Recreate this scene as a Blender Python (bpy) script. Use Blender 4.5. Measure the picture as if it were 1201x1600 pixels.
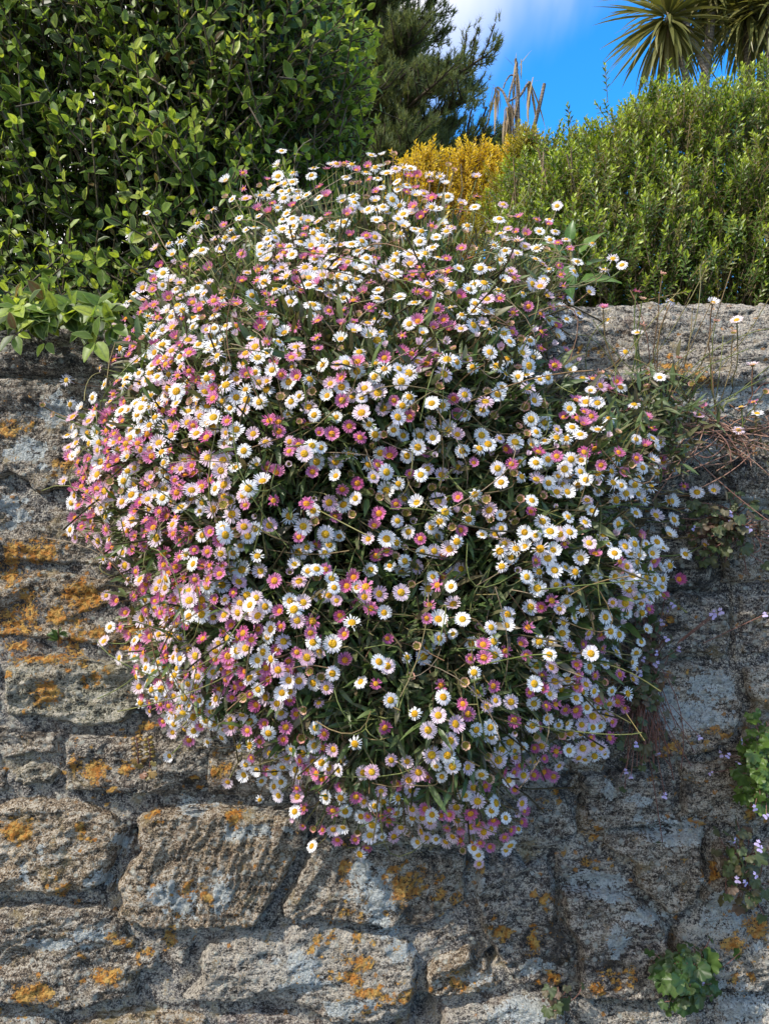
import bpy, math, random
import numpy as np
from mathutils import Vector, Matrix

for o in list(bpy.data.objects):
    bpy.data.objects.remove(o)
SC = bpy.context.scene
COL = SC.collection
rng = np.random.default_rng(7)
random.seed(7)
CAMZ = 1.50
F = 1203.0            # focal length in photo pixels

# ------------------------------------------------------------------ camera, sky, sun, exposure
cam_d = bpy.data.cameras.new('camera')
cam = bpy.data.objects.new('camera', cam_d); COL.objects.link(cam)
cam.location = (0, -1.0, CAMZ); cam.rotation_euler = (math.radians(90), 0, 0)
cam_d.sensor_fit = 'VERTICAL'; cam_d.sensor_height = 24.0; cam_d.lens = 24.0 * F / 1600
cam_d.clip_start = 0.02; cam_d.clip_end = 2000
SC.camera = cam

SUN = Vector((-0.60, -0.38, 0.68)).normalized()
world = bpy.data.worlds.new('World'); SC.world = world; world.use_nodes = True

sun_d = bpy.data.lights.new('sun', 'SUN'); sun_d.energy = 2.0; sun_d.angle = math.radians(0.6)
sun_d.color = (1.0, 0.94, 0.85)
sun = bpy.data.objects.new('sun', sun_d); COL.objects.link(sun)
sun.rotation_euler = SUN.to_track_quat('Z', 'Y').to_euler(); sun.location = (-6, -4, 9)

SC.view_settings.view_transform = 'Standard'; SC.view_settings.look = 'None'
SC.view_settings.exposure = 1.5; SC.view_settings.gamma = 1.0; SC.view_settings.use_curve_mapping = False
SC.render.engine = 'CYCLES'
SC.cycles.max_bounces = 6; SC.cycles.diffuse_bounces = 3; SC.cycles.transmission_bounces = 4
SC.cycles.use_denoising = True


class NT:
    """small helper round a node tree"""
    def __init__(s, tree):
        s.t = tree; tree.nodes.clear()
    def n(s, typ, ins=None, **kw):
        nd = s.t.nodes.new(typ)
        for k, v in kw.items():
            setattr(nd, k, v)
        for k, v in (ins or {}).items():
            sock = nd.inputs[k]
            if isinstance(v, bpy.types.NodeSocket):
                s.t.links.new(v, sock)
            else:
                sock.default_value = v
        return nd
    def math(s, op, a, b=0.0, clamp=False):
        return s.n('ShaderNodeMath', {0: a, 1: b}, operation=op, use_clamp=clamp).outputs[0]
    def mix(s, f, a, b, mode='MIX'):
        def c(v): return v if isinstance(v, bpy.types.NodeSocket) else (*v[:3], 1.0)
        nd = s.n('ShaderNodeMix', data_type='RGBA', blend_type=mode)
        for i, v in ((0, f), (6, c(a)), (7, c(b))):
            if isinstance(v, bpy.types.NodeSocket): s.t.links.new(v, nd.inputs[i])
            else: nd.inputs[i].default_value = v
        return nd.outputs[2]
    def ramp(s, f, lo, hi, a=0.0, b=1.0):
        return s.n('ShaderNodeMapRange', {0: f, 1: lo, 2: hi, 3: a, 4: b}, interpolation_type='SMOOTHSTEP').outputs[0]
    def noise(s, vec, scale, detail=4, rough=0.6, dist=0.0):
        return s.n('ShaderNodeTexNoise', {'Vector': vec, 'Scale': scale, 'Detail': detail, 'Roughness': rough, 'Distortion': dist}).outputs[0]
    def voro(s, vec, scale, out=0, feature='F1'):
        return s.n('ShaderNodeTexVoronoi', {'Vector': vec, 'Scale': scale}, feature=feature).outputs[out]
    def attr(s, name, out='Fac'):
        return s.n('ShaderNodeAttribute', attribute_name=name).outputs[out]


def build_world():
    t = NT(world.node_tree)
    sky = t.n('ShaderNodeTexSky', sky_type='NISHITA', sun_disc=False)
    sky.sun_elevation = math.asin(SUN.z); sky.sun_rotation = math.atan2(SUN.x, SUN.y)
    sky.altitude = 100; sky.air_density = 1.0; sky.dust_density = 0.3; sky.ozone_density = 2.5
    tc = t.n('ShaderNodeTexCoord').outputs['Generated']
    sep = t.n('ShaderNodeSeparateXYZ', {0: tc})
    # hazier towards the horizon, deep azure above it
    tint = t.mix(t.ramp(sep.outputs[2], 0.05, 0.36), (0.80, 0.86, 0.84), (0.11, 0.57, 0.93))
    blue = t.mix(1.0, sky.outputs[0], tint, 'MULTIPLY')
    n1 = t.noise(tc, 2.1, 6, 0.55, 0.4)
    # soft cloud left, unseen cloud overhead added for neutral fill, blue low on right
    side = t.math('ADD', t.math('MULTIPLY', sep.outputs[0], -1.0), t.math('MULTIPLY', sep.outputs[2], 1.27))
    f = t.math('ADD', side, t.math('MULTIPLY', t.math('SUBTRACT', n1, 0.5), 0.55))
    cl = t.ramp(f, 0.45, 0.72)
    col = t.mix(cl, blue, (3.4, 3.25, 3.2))
    bg = t.n('ShaderNodeBackground', {'Color': col, 'Strength': 0.15})
    out = t.n('ShaderNodeOutputWorld', {'Surface': bg.outputs[0]})
build_world()

# ------------------------------------------------------------------ helpers
def at(px, py, y=0.0):
    """point in the place seen at a photo pixel, on the plane y"""
    d = 1.0 + y
    return np.stack(np.broadcast_arrays((np.asarray(px, float) - 600.5) / F * d, np.asarray(y, float), CAMZ + (800 - np.asarray(py, float)) / F * d), -1)

def to_px(P):
    d = P[..., 1] + 1.0
    return P[..., 0] / d * F + 600.5, 800 - (P[..., 2] - CAMZ) / d * F

def _hash(i, j, k):
    h = (i.astype(np.int64) * 374761393 + j.astype(np.int64) * 668265263 + k.astype(np.int64) * 2147483647 + 1013904223) & 0xFFFFFFFF
    h = ((h ^ (h >> 13)) * 1274126177) & 0xFFFFFFFF
    h = ((h ^ (h >> 15)) * 2246822519) & 0xFFFFFFFF
    return ((h ^ (h >> 16)) & 0xFFFFFF) / float(0xFFFFFF)

def vnoise(P):
    I = np.floor(P); f = P - I; I = I.astype(np.int64)
    f = f * f * f * (f * (f * 6 - 15) + 10)
    r = 0
    for a in (0, 1):
        wx = f[..., 0] if a else 1 - f[..., 0]
        for b in (0, 1):
            wy = f[..., 1] if b else 1 - f[..., 1]
            for c in (0, 1):
                wz = f[..., 2] if c else 1 - f[..., 2]
                r = r + wx * wy * wz * _hash(I[..., 0] + a, I[..., 1] + b, I[..., 2] + c)
    return r

def fbm(P, scale, octv=4, gain=0.5):
    P = np.asarray(P) * scale; s = 0; a = 1; t = 0
    for o in range(octv):
        s = s + a * (vnoise(P + 17.3 * o) - 0.5); t += a; a *= gain; P = P * 2.03
    return s / t * 2

def make_mesh(name, V, faces, mats, midx=None, smooth=True, **attrs):
    """faces: list of int arrays, each (n,3) or (n,4)"""
    me = bpy.data.meshes.new(name)
    faces = [np.asarray(f, np.int32) for f in (faces if isinstance(faces, (list, tuple)) else [faces]) if len(f)]
    nl = sum(f.size for f in faces); nf = sum(len(f) for f in faces)
    me.vertices.add(len(V)); me.vertices.foreach_set('co', np.asarray(V, np.float32).ravel())
    me.loops.add(nl); me.loops.foreach_set('vertex_index', np.concatenate([f.ravel() for f in faces]))
    tot = np.concatenate([np.full(len(f), f.shape[1], np.int32) for f in faces])
    st = np.concatenate([[0], np.cumsum(tot)[:-1]]).astype(np.int32)
    me.polygons.add(nf); me.polygons.foreach_set('loop_start', st); me.polygons.foreach_set('loop_total', tot)
    if midx is not None: me.polygons.foreach_set('material_index', np.asarray(midx, np.int32))
    me.polygons.foreach_set('use_smooth', np.full(nf, smooth))
    for k, v in attrs.items():
        v = np.asarray(v, np.float32)
        if v.ndim == 1:
            a = me.attributes.new(k, 'FLOAT', 'POINT'); a.data.foreach_set('value', v)
        else:
            a = me.attributes.new(k, 'FLOAT_COLOR', 'POINT')
            v4 = np.ones((len(v), 4), np.float32); v4[:, :3] = v; a.data.foreach_set('color', v4.ravel())
    for m in mats: me.materials.append(m)
    me.update(calc_edges=True)
    return me

def link(name, data, parent=None, M=None, kind=None):
    o = bpy.data.objects.new(name, data); COL.objects.link(o)
    if parent is not None:
        o.parent = parent
        L = world_loc(parent)
        if M is None: o.location = -L
        else:
            M = Matrix(M); M.translation = M.translation - L; o.matrix_basis = M
    elif M is not None: o.matrix_basis = Matrix(M)
    if kind: o['kind'] = kind
    return o

_loc = {}
def world_loc(o):
    return _loc.get(o.name, Vector((0, 0, 0)))

def thing(name, label, cat, loc, group=None):
    o = bpy.data.objects.new(name, None); COL.objects.link(o)
    o.location = loc; o.empty_display_size = 0.05
    _loc[o.name] = Vector(loc)
    o['label'] = label; o['category'] = cat
    if group: o['group'] = group
    return o

class Tpl:
    """template piece: vertices, faces (3s and 4s), per-face material index, per-vertex t/s attribute"""
    def __init__(s): s.V = []; s.f3 = []; s.f4 = []; s.m3 = []; s.m4 = []; s.a = []
    def add(s, V, f4=(), f3=(), m=0, a=None):
        k = sum(len(v) for v in s.V)
        V = np.asarray(V, float); s.V.append(V)
        s.a.append(np.zeros((len(V), 3)) if a is None else np.asarray(a, float))
        for f in f4: s.f4.append([i + k for i in f]); s.m4.append(m)
        for f in f3: s.f3.append([i + k for i in f]); s.m3.append(m)
        return s
    def done(s):
        s.V = np.concatenate(s.V); s.a = np.concatenate(s.a)
        s.f3 = np.array(s.f3, np.int32).reshape(-1, 3); s.f4 = np.array(s.f4, np.int32).reshape(-1, 4)
        return s
    def mesh(s, name, mats, smooth=True):
        return make_mesh(name, s.V, [s.f4, s.f3], mats, s.m4 + s.m3, smooth, lc=s.a)

def bake(name, tpls, Ms, var, mats, rnd=None, smooth=True):
    """many placed templates joined into one mesh"""
    VV, AA, RR, F3, F4, M3, M4 = [], [], [], [], [], [], []
    off = 0
    Ms = np.asarray(Ms); var = np.asarray(var)
    if rnd is None: rnd = rng.random(len(Ms))
    for i, t in enumerate(tpls):
        sel = np.nonzero(var == i)[0]
        if not len(sel): continue
        M = Ms[sel]; n = len(sel); k = len(t.V)
        V = np.einsum('nij,kj->nki', M[:, :3, :3], t.V) + M[:, None, :3, 3]
        VV.append(V.reshape(-1, 3)); AA.append(np.tile(t.a, (n, 1))); RR.append(np.repeat(rnd[sel] * .998 + .001, k))
        o = off + np.arange(n) * k
        F3.append((t.f3[None] + o[:, None, None]).reshape(-1, 3)); F4.append((t.f4[None] + o[:, None, None]).reshape(-1, 4))
        M3.append(np.tile(t.m3, n)); M4.append(np.tile(t.m4, n)); off += n * k
    if not VV: return None
    F3 = np.concatenate(F3); F4 = np.concatenate(F4)
    mi = np.concatenate([np.concatenate(M4), np.concatenate(M3)])
    return make_mesh(name, np.concatenate(VV), [F4, F3], mats, mi, smooth, lc=np.concatenate(AA), rnd=np.concatenate(RR))

def frames(P, Z, X=None, size=1.0, spin=None):
    """matrices with local Z along Z (and local Y near X when given)"""
    P = np.asarray(P, float); n = len(P)
    Z = np.asarray(Z, float); Z = Z / np.linalg.norm(Z, axis=1, keepdims=True)
    if X is None: X = rng.normal(size=(n, 3))
    X = X - (X * Z).sum(1, keepdims=True) * Z; X /= np.linalg.norm(X, axis=1, keepdims=True) + 1e-9
    Y = np.cross(Z, X)
    M = np.zeros((n, 4, 4)); s = np.broadcast_to(np.asarray(size, float), (n,))[:, None]
    M[:, :3, 0] = X * s; M[:, :3, 1] = Y * s; M[:, :3, 2] = Z * s; M[:, :3, 3] = P; M[:, 3, 3] = 1
    return M

def leaf_frames(P, D, N, size=1.0):
    """leaf templates run along +Y with face normal +Z"""
    D = D / np.linalg.norm(D, axis=1, keepdims=True)
    N = N - (N * D).sum(1, keepdims=True) * D; N /= np.linalg.norm(N, axis=1, keepdims=True) + 1e-9
    X = np.cross(D, N); n = len(P)
    M = np.zeros((n, 4, 4)); s = np.broadcast_to(np.asarray(size, float), (n,))[:, None]
    M[:, :3, 0] = X * s; M[:, :3, 1] = D * s; M[:, :3, 2] = N * s; M[:, :3, 3] = P; M[:, 3, 3] = 1
    return M

def leaf_tpl(L, W, seg=4, fold=0.25, curl=0.15, shape=0.55, t=None, wave=0.0, b=0.0, m=0):
    t = t or Tpl(); V = []; a = []
    for i in range(seg + 1):
        q = i / seg
        w = W * 0.5 * (math.sin(math.pi * q ** shape) ** 0.8 if 0 < q < 1 else (0.06 if q == 0 else 0.0))
        z = -curl * L * q * q
        wv = wave * W * math.sin(i * 2.4)
        V += [(-w, q * L, z + fold * w + wv), (0, q * L, z), (w, q * L, z + fold * w - wv)]
        a += [(q, 1, b), (q, 0, b), (q, 1, b)]
    f4 = []
    for i in range(seg):
        k = i * 3; f4 += [(k, k + 1, k + 4, k + 3), (k + 1, k + 2, k + 5, k + 4)]
    return t.add(V, f4, m=m, a=a)

def tubes(paths, radii, sides=4, close=False):
    """paths (n,k,3), radii (n,k) -> V, F4, t"""
    paths = np.asarray(paths, float); n, k, _ = paths.shape
    radii = np.broadcast_to(np.asarray(radii, float), (n, k))
    T = np.gradient(paths, axis=1); T /= np.linalg.norm(T, axis=2, keepdims=True) + 1e-12
    ref = np.where(np.abs(T[..., 2:3]) > 0.9, np.array([1.0, 0, 0]), np.array([0, 0, 1.0]))
    A = np.cross(T, ref); A /= np.linalg.norm(A, axis=2, keepdims=True) + 1e-12
    B = np.cross(T, A)
    th = np.arange(sides) * 2 * math.pi / sides
    V = paths[:, :, None] + radii[:, :, None, None] * (A[:, :, None] * np.cos(th)[:, None] + B[:, :, None] * np.sin(th)[:, None])
    idx = np.arange(n * k * sides).reshape(n, k, sides)
    a = idx[:, :-1]; b = idx[:, 1:]
    Fq = np.stack([a, np.roll(a, -1, 2), np.roll(b, -1, 2), b], -1).reshape(-1, 4)
    t = np.broadcast_to(np.linspace(0, 1, k)[None, :, None], (n, k, sides)).ravel()
    return V.reshape(-1, 3), Fq, t

def tube_mesh(name, paths, radii, mat, sides=4):
    V, Fq, t = tubes(paths, radii, sides)
    n = len(paths); per = len(V) // n
    return make_mesh(name, V, [Fq], [mat], lc=np.stack([t, t * 0, t * 0], -1), rnd=np.repeat(rng.random(n) * .998 + .001, per))

def bez(P0, P1, P2, k=7):
    q = np.linspace(0, 1, k)[None, :, None]
    return (1 - q) ** 2 * P0[:, None] + 2 * q * (1 - q) * P1[:, None] + q * q * P2[:, None]

def split_parts(parent, part, rest, tpls, Ms, var, mats, n_parts=300, bin_px=5.0, sub=None, size=None, rnd=None):
    """the n_parts that show largest become parts, the others one stuff part"""
    Ms = np.asarray(Ms); var = np.asarray(var)
    px, py = to_px(Ms[:, :3, 3]); d = Ms[:, 1, 3] + 1
    inside = (px > -10) & (px < 1211) & (py > -10) & (py < 1610)
    key = np.floor(px / bin_px).astype(int) * 4000 + np.floor(py / bin_px).astype(int)
    order = np.argsort(d); first = np.zeros(len(Ms), bool)
    _, fi = np.unique(key[order], return_index=True); first[order[fi]] = True
    facing = np.abs(Ms[:, 1, 2]) / (np.linalg.norm(Ms[:, :3, 2], axis=1) + 1e-9)
    score = np.linalg.norm(Ms[:, :3, 0], axis=1) / d * (0.3 + facing) * np.where(first & inside, 1.0, 0.001)
    if size is not None: score = score * size
    top = np.argsort(-score)[:n_parts]
    meshes = {}
    for i in top:
        v = int(var[i])
        if v not in meshes: meshes[v] = tpls[v].mesh(part, mats)
        o = link(part, meshes[v], parent, Ms[i])
        if sub:
            nm, sm = sub
            c = bpy.data.objects.new(nm, sm[v]); COL.objects.link(c); c.parent = o
    keep = np.ones(len(Ms), bool); keep[top] = False
    me = bake(rest, tpls, Ms[keep], var[keep], mats, None if rnd is None else rnd[keep]) if keep.any() else None
    if me: return link(rest, me, parent, None, 'stuff')

# ------------------------------------------------------------------ materials
def new_mat(name):
    m = bpy.data.materials.new(name); m.use_nodes = True
    return m, NT(m.node_tree)

def rnd_node(t):
    oi = t.n('ShaderNodeObjectInfo').outputs['Random']
    at_ = t.attr('rnd')
    return t.math('ADD', at_, t.math('MULTIPLY', oi, t.math('LESS_THAN', at_, 1e-5)))

def leaf_mat(name, cols, edge=None, trans=0.35, rough=0.45, tip=None, mid=None, spec=0.4, tip0=.35, brown=None):
    """cols: list of base colours picked by a random per leaf"""
    m, t = new_mat(name)
    r = rnd_node(t)
    rp = t.n('ShaderNodeValToRGB', {0: r})
    el = rp.color_ramp.elements
    while len(el) < len(cols): el.new(0.5)
    for i, c in enumerate(cols): el[i].position = i / max(1, len(cols) - 1); el[i].color = (*c, 1)
    col = rp.outputs[0]
    sp = t.n('ShaderNodeSeparateColor', {0: t.attr('lc', 'Color')})
    if brown: col = t.mix(t.math('LESS_THAN', r, 0.025), col, brown)
    if tip: col = t.mix(t.ramp(sp.outputs[0], tip0, 1.0), col, tip)
    if edge: col = t.mix(t.ramp(sp.outputs[1], 0.62, 1.0, 0, 0.75), col, edge)
    if mid: col = t.mix(t.ramp(sp.outputs[1], 0.22, 0.0, 0, 0.6), col, mid)
    pos = t.n('ShaderNodeTexCoord').outputs['Object']
    col = t.mix(t.ramp(t.noise(pos, 160, 3), 0.35, 0.7, 0.0, 0.35), col, (0.02, 0.03, 0.01))
    b = t.n('ShaderNodeBsdfPrincipled', {'Base Color': col, 'Roughness': rough, 'Specular IOR Level': spec})
    tr = t.n('ShaderNodeBsdfTranslucent', {'Color': t.mix(1.0, col, (1.5, 1.5, 0.7), 'MULTIPLY')})
    mx = t.n('ShaderNodeMixShader', {0: trans, 1: b.outputs[0], 2: tr.outputs[0]})
    t.n('ShaderNodeOutputMaterial', {'Surface': mx.outputs[0]})
    return m

def bark_mat(name, c1, c2, scale=60, ring=0.0):
    m, t = new_mat(name)
    pos = t.n('ShaderNodeTexCoord').outputs['Object']
    nz = t.noise(pos, scale, 5, 0.65)
    r = rnd_node(t)
    f = t.math('ADD', t.math('MULTIPLY', nz, 1.4), t.math('MULTIPLY', r, 0.5))
    col = t.mix(t.ramp(f, 0.55, 1.3), c1, c2)
    if ring:
        wv = t.n('ShaderNodeTexWave', {'Vector': pos, 'Scale': ring, 'Distortion': 3.0, 'Detail': 2.0}, bands_direction='Z').outputs[1]
        col = t.mix(t.ramp(wv, 0.1, 0.5, 0.5, 0.0), col, (0.05, 0.04, 0.03))
    bp = t.n('ShaderNodeBump', {'Strength': 0.6, 'Distance': 0.01, 'Height': nz})
    b = t.n('ShaderNodeBsdfPrincipled', {'Base Color': col, 'Roughness': 0.85, 'Normal': bp.outputs[0], 'Specular IOR Level': 0.2})
    t.n('ShaderNodeOutputMaterial', {'Surface': b.outputs[0]})
    return m

def petal_mat(name, base, tip, var, trans=0.3):
    m, t = new_mat(name)
    r = rnd_node(t)
    sp = t.n('ShaderNodeSeparateColor', {0: t.attr('lc', 'Color')})
    col = t.mix(t.ramp(sp.outputs[0], 0.15, 1.0), base, tip)
    col = t.mix(t.math('MULTIPLY', t.ramp(t.math('ADD', r, t.math('MULTIPLY', sp.outputs[2], 0.35)), 0.5, 1.3), 0.85), col, var)
    b = t.n('ShaderNodeBsdfPrincipled', {'Base Color': col, 'Roughness': 0.6, 'Specular IOR Level': 0.2})
    tr = t.n('ShaderNodeBsdfTranslucent', {'Color': col})
    mx = t.n('ShaderNodeMixShader', {0: trans, 1: b.outputs[0], 2: tr.outputs[0]})
    t.n('ShaderNodeOutputMaterial', {'Surface': mx.outputs[0]})
    return m

def disc_mat(name, c1, c2, c3):
    m, t = new_mat(name)
    r = rnd_node(t)
    pos = t.n('ShaderNodeTexCoord').outputs['Object']
    v = t.voro(pos, 900)
    sp = t.n('ShaderNodeSeparateColor', {0: t.attr('lc', 'Color')})
    col = t.mix(r, c1, c2)
    col = t.mix(t.ramp(sp.outputs[0], 0.55, 0.0, 0, 0.5), col, c3)
    col = t.mix(t.ramp(v, 0.3, 0.75, 0, 0.6), col, (c3[0] * .5, c3[1] * .4, c3[2] * .3))
    bp = t.n('ShaderNodeBump', {'Strength': 0.9, 'Distance': 0.0008, 'Height': v}, invert=True)
    b = t.n('ShaderNodeBsdfPrincipled', {'Base Color': col, 'Roughness': 0.7, 'Normal': bp.outputs[0], 'Specular IOR Level': 0.2})
    t.n('ShaderNodeOutputMaterial', {'Surface': b.outputs[0]})
    return m

def stone_mat(name, mortar=False):
    m, t = new_mat(name)
    pos = t.n('ShaderNodeTexCoord').outputs['Object']
    st = t.n('ShaderNodeMapping', {'Vector': pos, 'Rotation': (0, 0.35, 0), 'Scale': (0.28, 1, 1)}).outputs[0]
    big = t.noise(pos, 9, 5, 0.6)
    mid = t.noise(pos, 48, 6, 0.68)
    fine = t.noise(pos, 260, 5, 0.75)
    stri = t.noise(st, 120, 5, 0.7, 0.4)
    grain = t.voro(pos, 420)
    sep = t.n('ShaderNodeSeparateColor', {0: t.attr('lich', 'Color')})
    tint = t.attr('tint', 'Color')
    col = tint
    col = t.mix(t.ramp(big, 0.35, 0.68, 0.0, 0.55), col, (0.30, 0.225, 0.155) if not mortar else (0.30, 0.27, 0.25))
    # grain from dark pits to pale crystals
    fine2 = t.noise(pos, 520, 3, 0.7)
    g = t.math('ADD', t.math('MULTIPLY', stri if not mortar else mid, 0.40), t.math('ADD', t.math('MULTIPLY', fine, 0.42), t.math('MULTIPLY', fine2, 0.22)))
    col = t.mix(t.ramp(g, 0.508, 0.462, 0.0, 0.95), col, (0.024, 0.021, 0.020))
    col = t.mix(t.ramp(g, 0.522, 0.575, 0.0, 0.95), col, (0.66, 0.60, 0.50))
    col = t.mix(t.ramp(mid, 0.54, 0.68, 0.0, 0.55), col, (0.40, 0.345, 0.25))
    och = t.noise(pos, 24, 4, 0.65)
    col = t.mix(t.ramp(och, 0.56, 0.72, 0.0, 0.5), col, (0.36, 0.27, 0.11))
    col = t.mix(t.ramp(och, 0.44, 0.30, 0.0, 0.45), col, (0.20, 0.135, 0.095))
    # black weathering
    dk = t.math('ADD', sep.outputs[2], t.math('MULTIPLY', t.math('SUBTRACT', mid, 0.5), 2.4))
    col = t.mix(t.ramp(dk, 0.35, 0.85, 0, 0.85), col, (0.026, 0.024, 0.024))
    # grey-white crust lichen
    wh = t.math('ADD', sep.outputs[1], t.math('ADD', t.math('MULTIPLY', t.math('SUBTRACT', mid, 0.5), 1.7), t.math('MULTIPLY', t.math('SUBTRACT', fine, 0.5), 1.5)))
    whc = t.mix(t.ramp(fine, 0.35, 0.65), (0.30, 0.33, 0.33), (0.66, 0.70, 0.69))
    col = t.mix(t.ramp(wh, 0.36, 0.50, 0, 0.9), col, whc)
    # small pale flecks of lichen everywhere
    vf = t.n('ShaderNodeTexVoronoi', {'Vector': pos, 'Scale': 85.0, 'Randomness': 1.0})
    keep = t.n('ShaderNodeSeparateColor', {0: vf.outputs[1]}).outputs[0]
    sz = t.math('ADD', vf.outputs[0], t.math('MULTIPLY', t.math('SUBTRACT', fine, 0.5), 0.9))
    fl = t.math('MULTIPLY', t.ramp(sz, 0.34, 0.20), t.ramp(keep, 0.52, 0.56))
    col = t.mix(t.math('MULTIPLY', fl, 0.75), col, (0.52, 0.53, 0.47))
    # orange lichen
    og = t.math('ADD', sep.outputs[0], t.math('ADD', t.math('MULTIPLY', t.math('SUBTRACT', mid, 0.5), 2.0), t.math('MULTIPLY', t.math('SUBTRACT', fine, 0.5), 2.2)))
    ogm = t.ramp(og, 0.42, 0.51)
    ogc = t.mix(t.ramp(t.noise(pos, 110, 4, 0.7), 0.38, 0.62), (0.52, 0.19, 0.02), (0.66, 0.40, 0.10))
    ogc = t.mix(t.ramp(fine, 0.5, 0.33, 0, 0.7), ogc, (0.13, 0.06, 0.02))
    col = t.mix(t.math('MULTIPLY', ogm, 0.92), col, ogc)
    fl2 = t.math('MULTIPLY', t.ramp(sz, 0.30, 0.18), t.ramp(keep, 0.09, 0.06))
    col = t.mix(t.math('MULTIPLY', fl2, 0.8), col, (0.50, 0.22, 0.04))
    h = t.math('ADD', t.math('MULTIPLY', stri if not mortar else mid, 0.9), t.math('ADD', t.math('MULTIPLY', fine, 0.9), t.math('MULTIPLY', grain, -0.25)))
    h = t.math('ADD', h, t.math('MULTIPLY', t.math('ADD', t.math('MULTIPLY', ogm, t.math('ADD', 0.5, t.voro(pos, 190))), fl), 0.55))
    bp = t.n('ShaderNodeBump', {'Strength': 1.0, 'Distance': 0.009, 'Height': h})
    b = t.n('ShaderNodeBsdfPrincipled', {'Base Color': col, 'Roughness': 0.88, 'Normal': bp.outputs[0], 'Specular IOR Level': 0.25})
    t.n('ShaderNodeOutputMaterial', {'Surface': b.outputs[0]})
    return m

def earth_mat(name, c1, c2):
    m, t = new_mat(name)
    pos = t.n('ShaderNodeTexCoord').outputs['Object']
    nz = t.noise(pos, 14, 6, 0.7)
    col = t.mix(t.ramp(nz, 0.35, 0.7), c1, c2)
    bp = t.n('ShaderNodeBump', {'Strength': 0.8, 'Distance': 0.02, 'Height': t.noise(pos, 60, 4)})
    b = t.n('ShaderNodeBsdfPrincipled', {'Base Color': col, 'Roughness': 0.95, 'Normal': bp.outputs[0]})
    t.n('ShaderNodeOutputMaterial', {'Surface': b.outputs[0]})
    return m

M_STONE = stone_mat('weathered_stone'); M_MORTAR = stone_mat('old_mortar', True)

# ------------------------------------------------------------------ ground
def sheet(name, x0, x1, y0, y1, z, mat, n=60):
    xs = np.linspace(x0, x1, n); ys = y0 + (y1 - y0) * np.linspace(0, 1, n) ** 2.0
    X, Y = np.meshgrid(xs, ys); P = np.stack([X, Y, np.full_like(X, z)], -1)
    idx = np.arange(n * n).reshape(n, n)
    Fq = np.stack([idx[:-1, :-1], idx[:-1, 1:], idx[1:, 1:], idx[1:, :-1]], -1).reshape(-1, 4)
    P[..., 2] += 0.04 * fbm(P, 0.8, 3) * (z > 0.5)
    return link(name, make_mesh(name, P.reshape(-1, 3), [Fq], [mat]), None, None, 'structure')
GARDEN = CAMZ + 0.10
sheet('pavement', -300, 300, 0.4, -300, 0.0, earth_mat('asphalt', (0.045, 0.045, 0.048), (0.07, 0.07, 0.07)))
sheet('garden_ground', -300, 300, 0.36, 600, GARDEN, earth_mat('garden_soil', (0.05, 0.07, 0.02), (0.10, 0.085, 0.05)), 80)

# ------------------------------------------------------------------ stone wall
ORANGE = [(15, 975, 38, 22), (130, 935, 34, 30), (45, 950, 24, 30), (70, 1085, 22, 22), (115, 1010, 14, 16), (205, 985, 24, 10), (45, 860, 45, 20), (20, 890, 30, 20),
          (15, 670, 20, 16), (100, 725, 22, 10), (25, 1300, 24, 16), (150, 1205, 18, 22), (120, 1195, 12, 16), (195, 1200, 14, 9), (230, 1137, 14, 9), (130, 1292, 10, 10), (70, 1030, 60, 8),
          (60, 1550, 30, 14), (40, 1555, 26, 16), (165, 1525, 25, 14), (175, 1460, 12, 8), (265, 1467, 9, 16), (235, 1485, 12, 7), (100, 1390, 12, 12), (325, 1405, 10, 9), (288, 1395, 8, 10),
          (345, 1210, 16, 14), (365, 1275, 10, 14), (245, 1270, 10, 7), (537, 1360, 9, 24), (635, 1385, 22, 24), (655, 1365, 12, 14), (535, 1425, 12, 10), (560, 1455, 8, 20), (560, 1500, 24, 12),
          (550, 1530, 24, 12), (570, 1552, 26, 10), (630, 1560, 16, 11), (605, 1558, 14, 8), (565, 1583, 9, 6), (710, 1410, 11, 14), (715, 1540, 14, 14), (785, 1458, 14, 9), (497, 1467, 9, 8),
          (690, 1395, 10, 10), (750, 1360, 10, 12), (835, 1470, 9, 26), (850, 1400, 10, 8), (920, 1345, 18, 9), (925, 1310, 8, 10), (1115, 1370, 12, 12), (1180, 1440, 22, 26), (1140, 1475, 24, 10),
          (1150, 1530, 8, 12), (985, 1525, 10, 10), (950, 1520, 9, 7), (870, 1530, 9, 7), (935, 1545, 13, 8), (1050, 1165, 14, 9), (1045, 965, 9, 7), (1020, 1215, 12, 10), (1110, 1140, 16, 8), (850, 1250, 12, 7),
          (1190, 915, 12, 9), (1045, 1060, 10, 8), (1110, 595, 7, 5), (1065, 580, 12, 5), (1040, 570, 10, 5), (935, 550, 12, 4), (1090, 1290, 12, 6), (1170, 1270, 10, 14), (90, 960, 20, 14), (140, 990, 30, 8), (190, 1010, 20, 8), (30, 1010, 26, 8), (150, 1060, 10, 12)]
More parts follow.
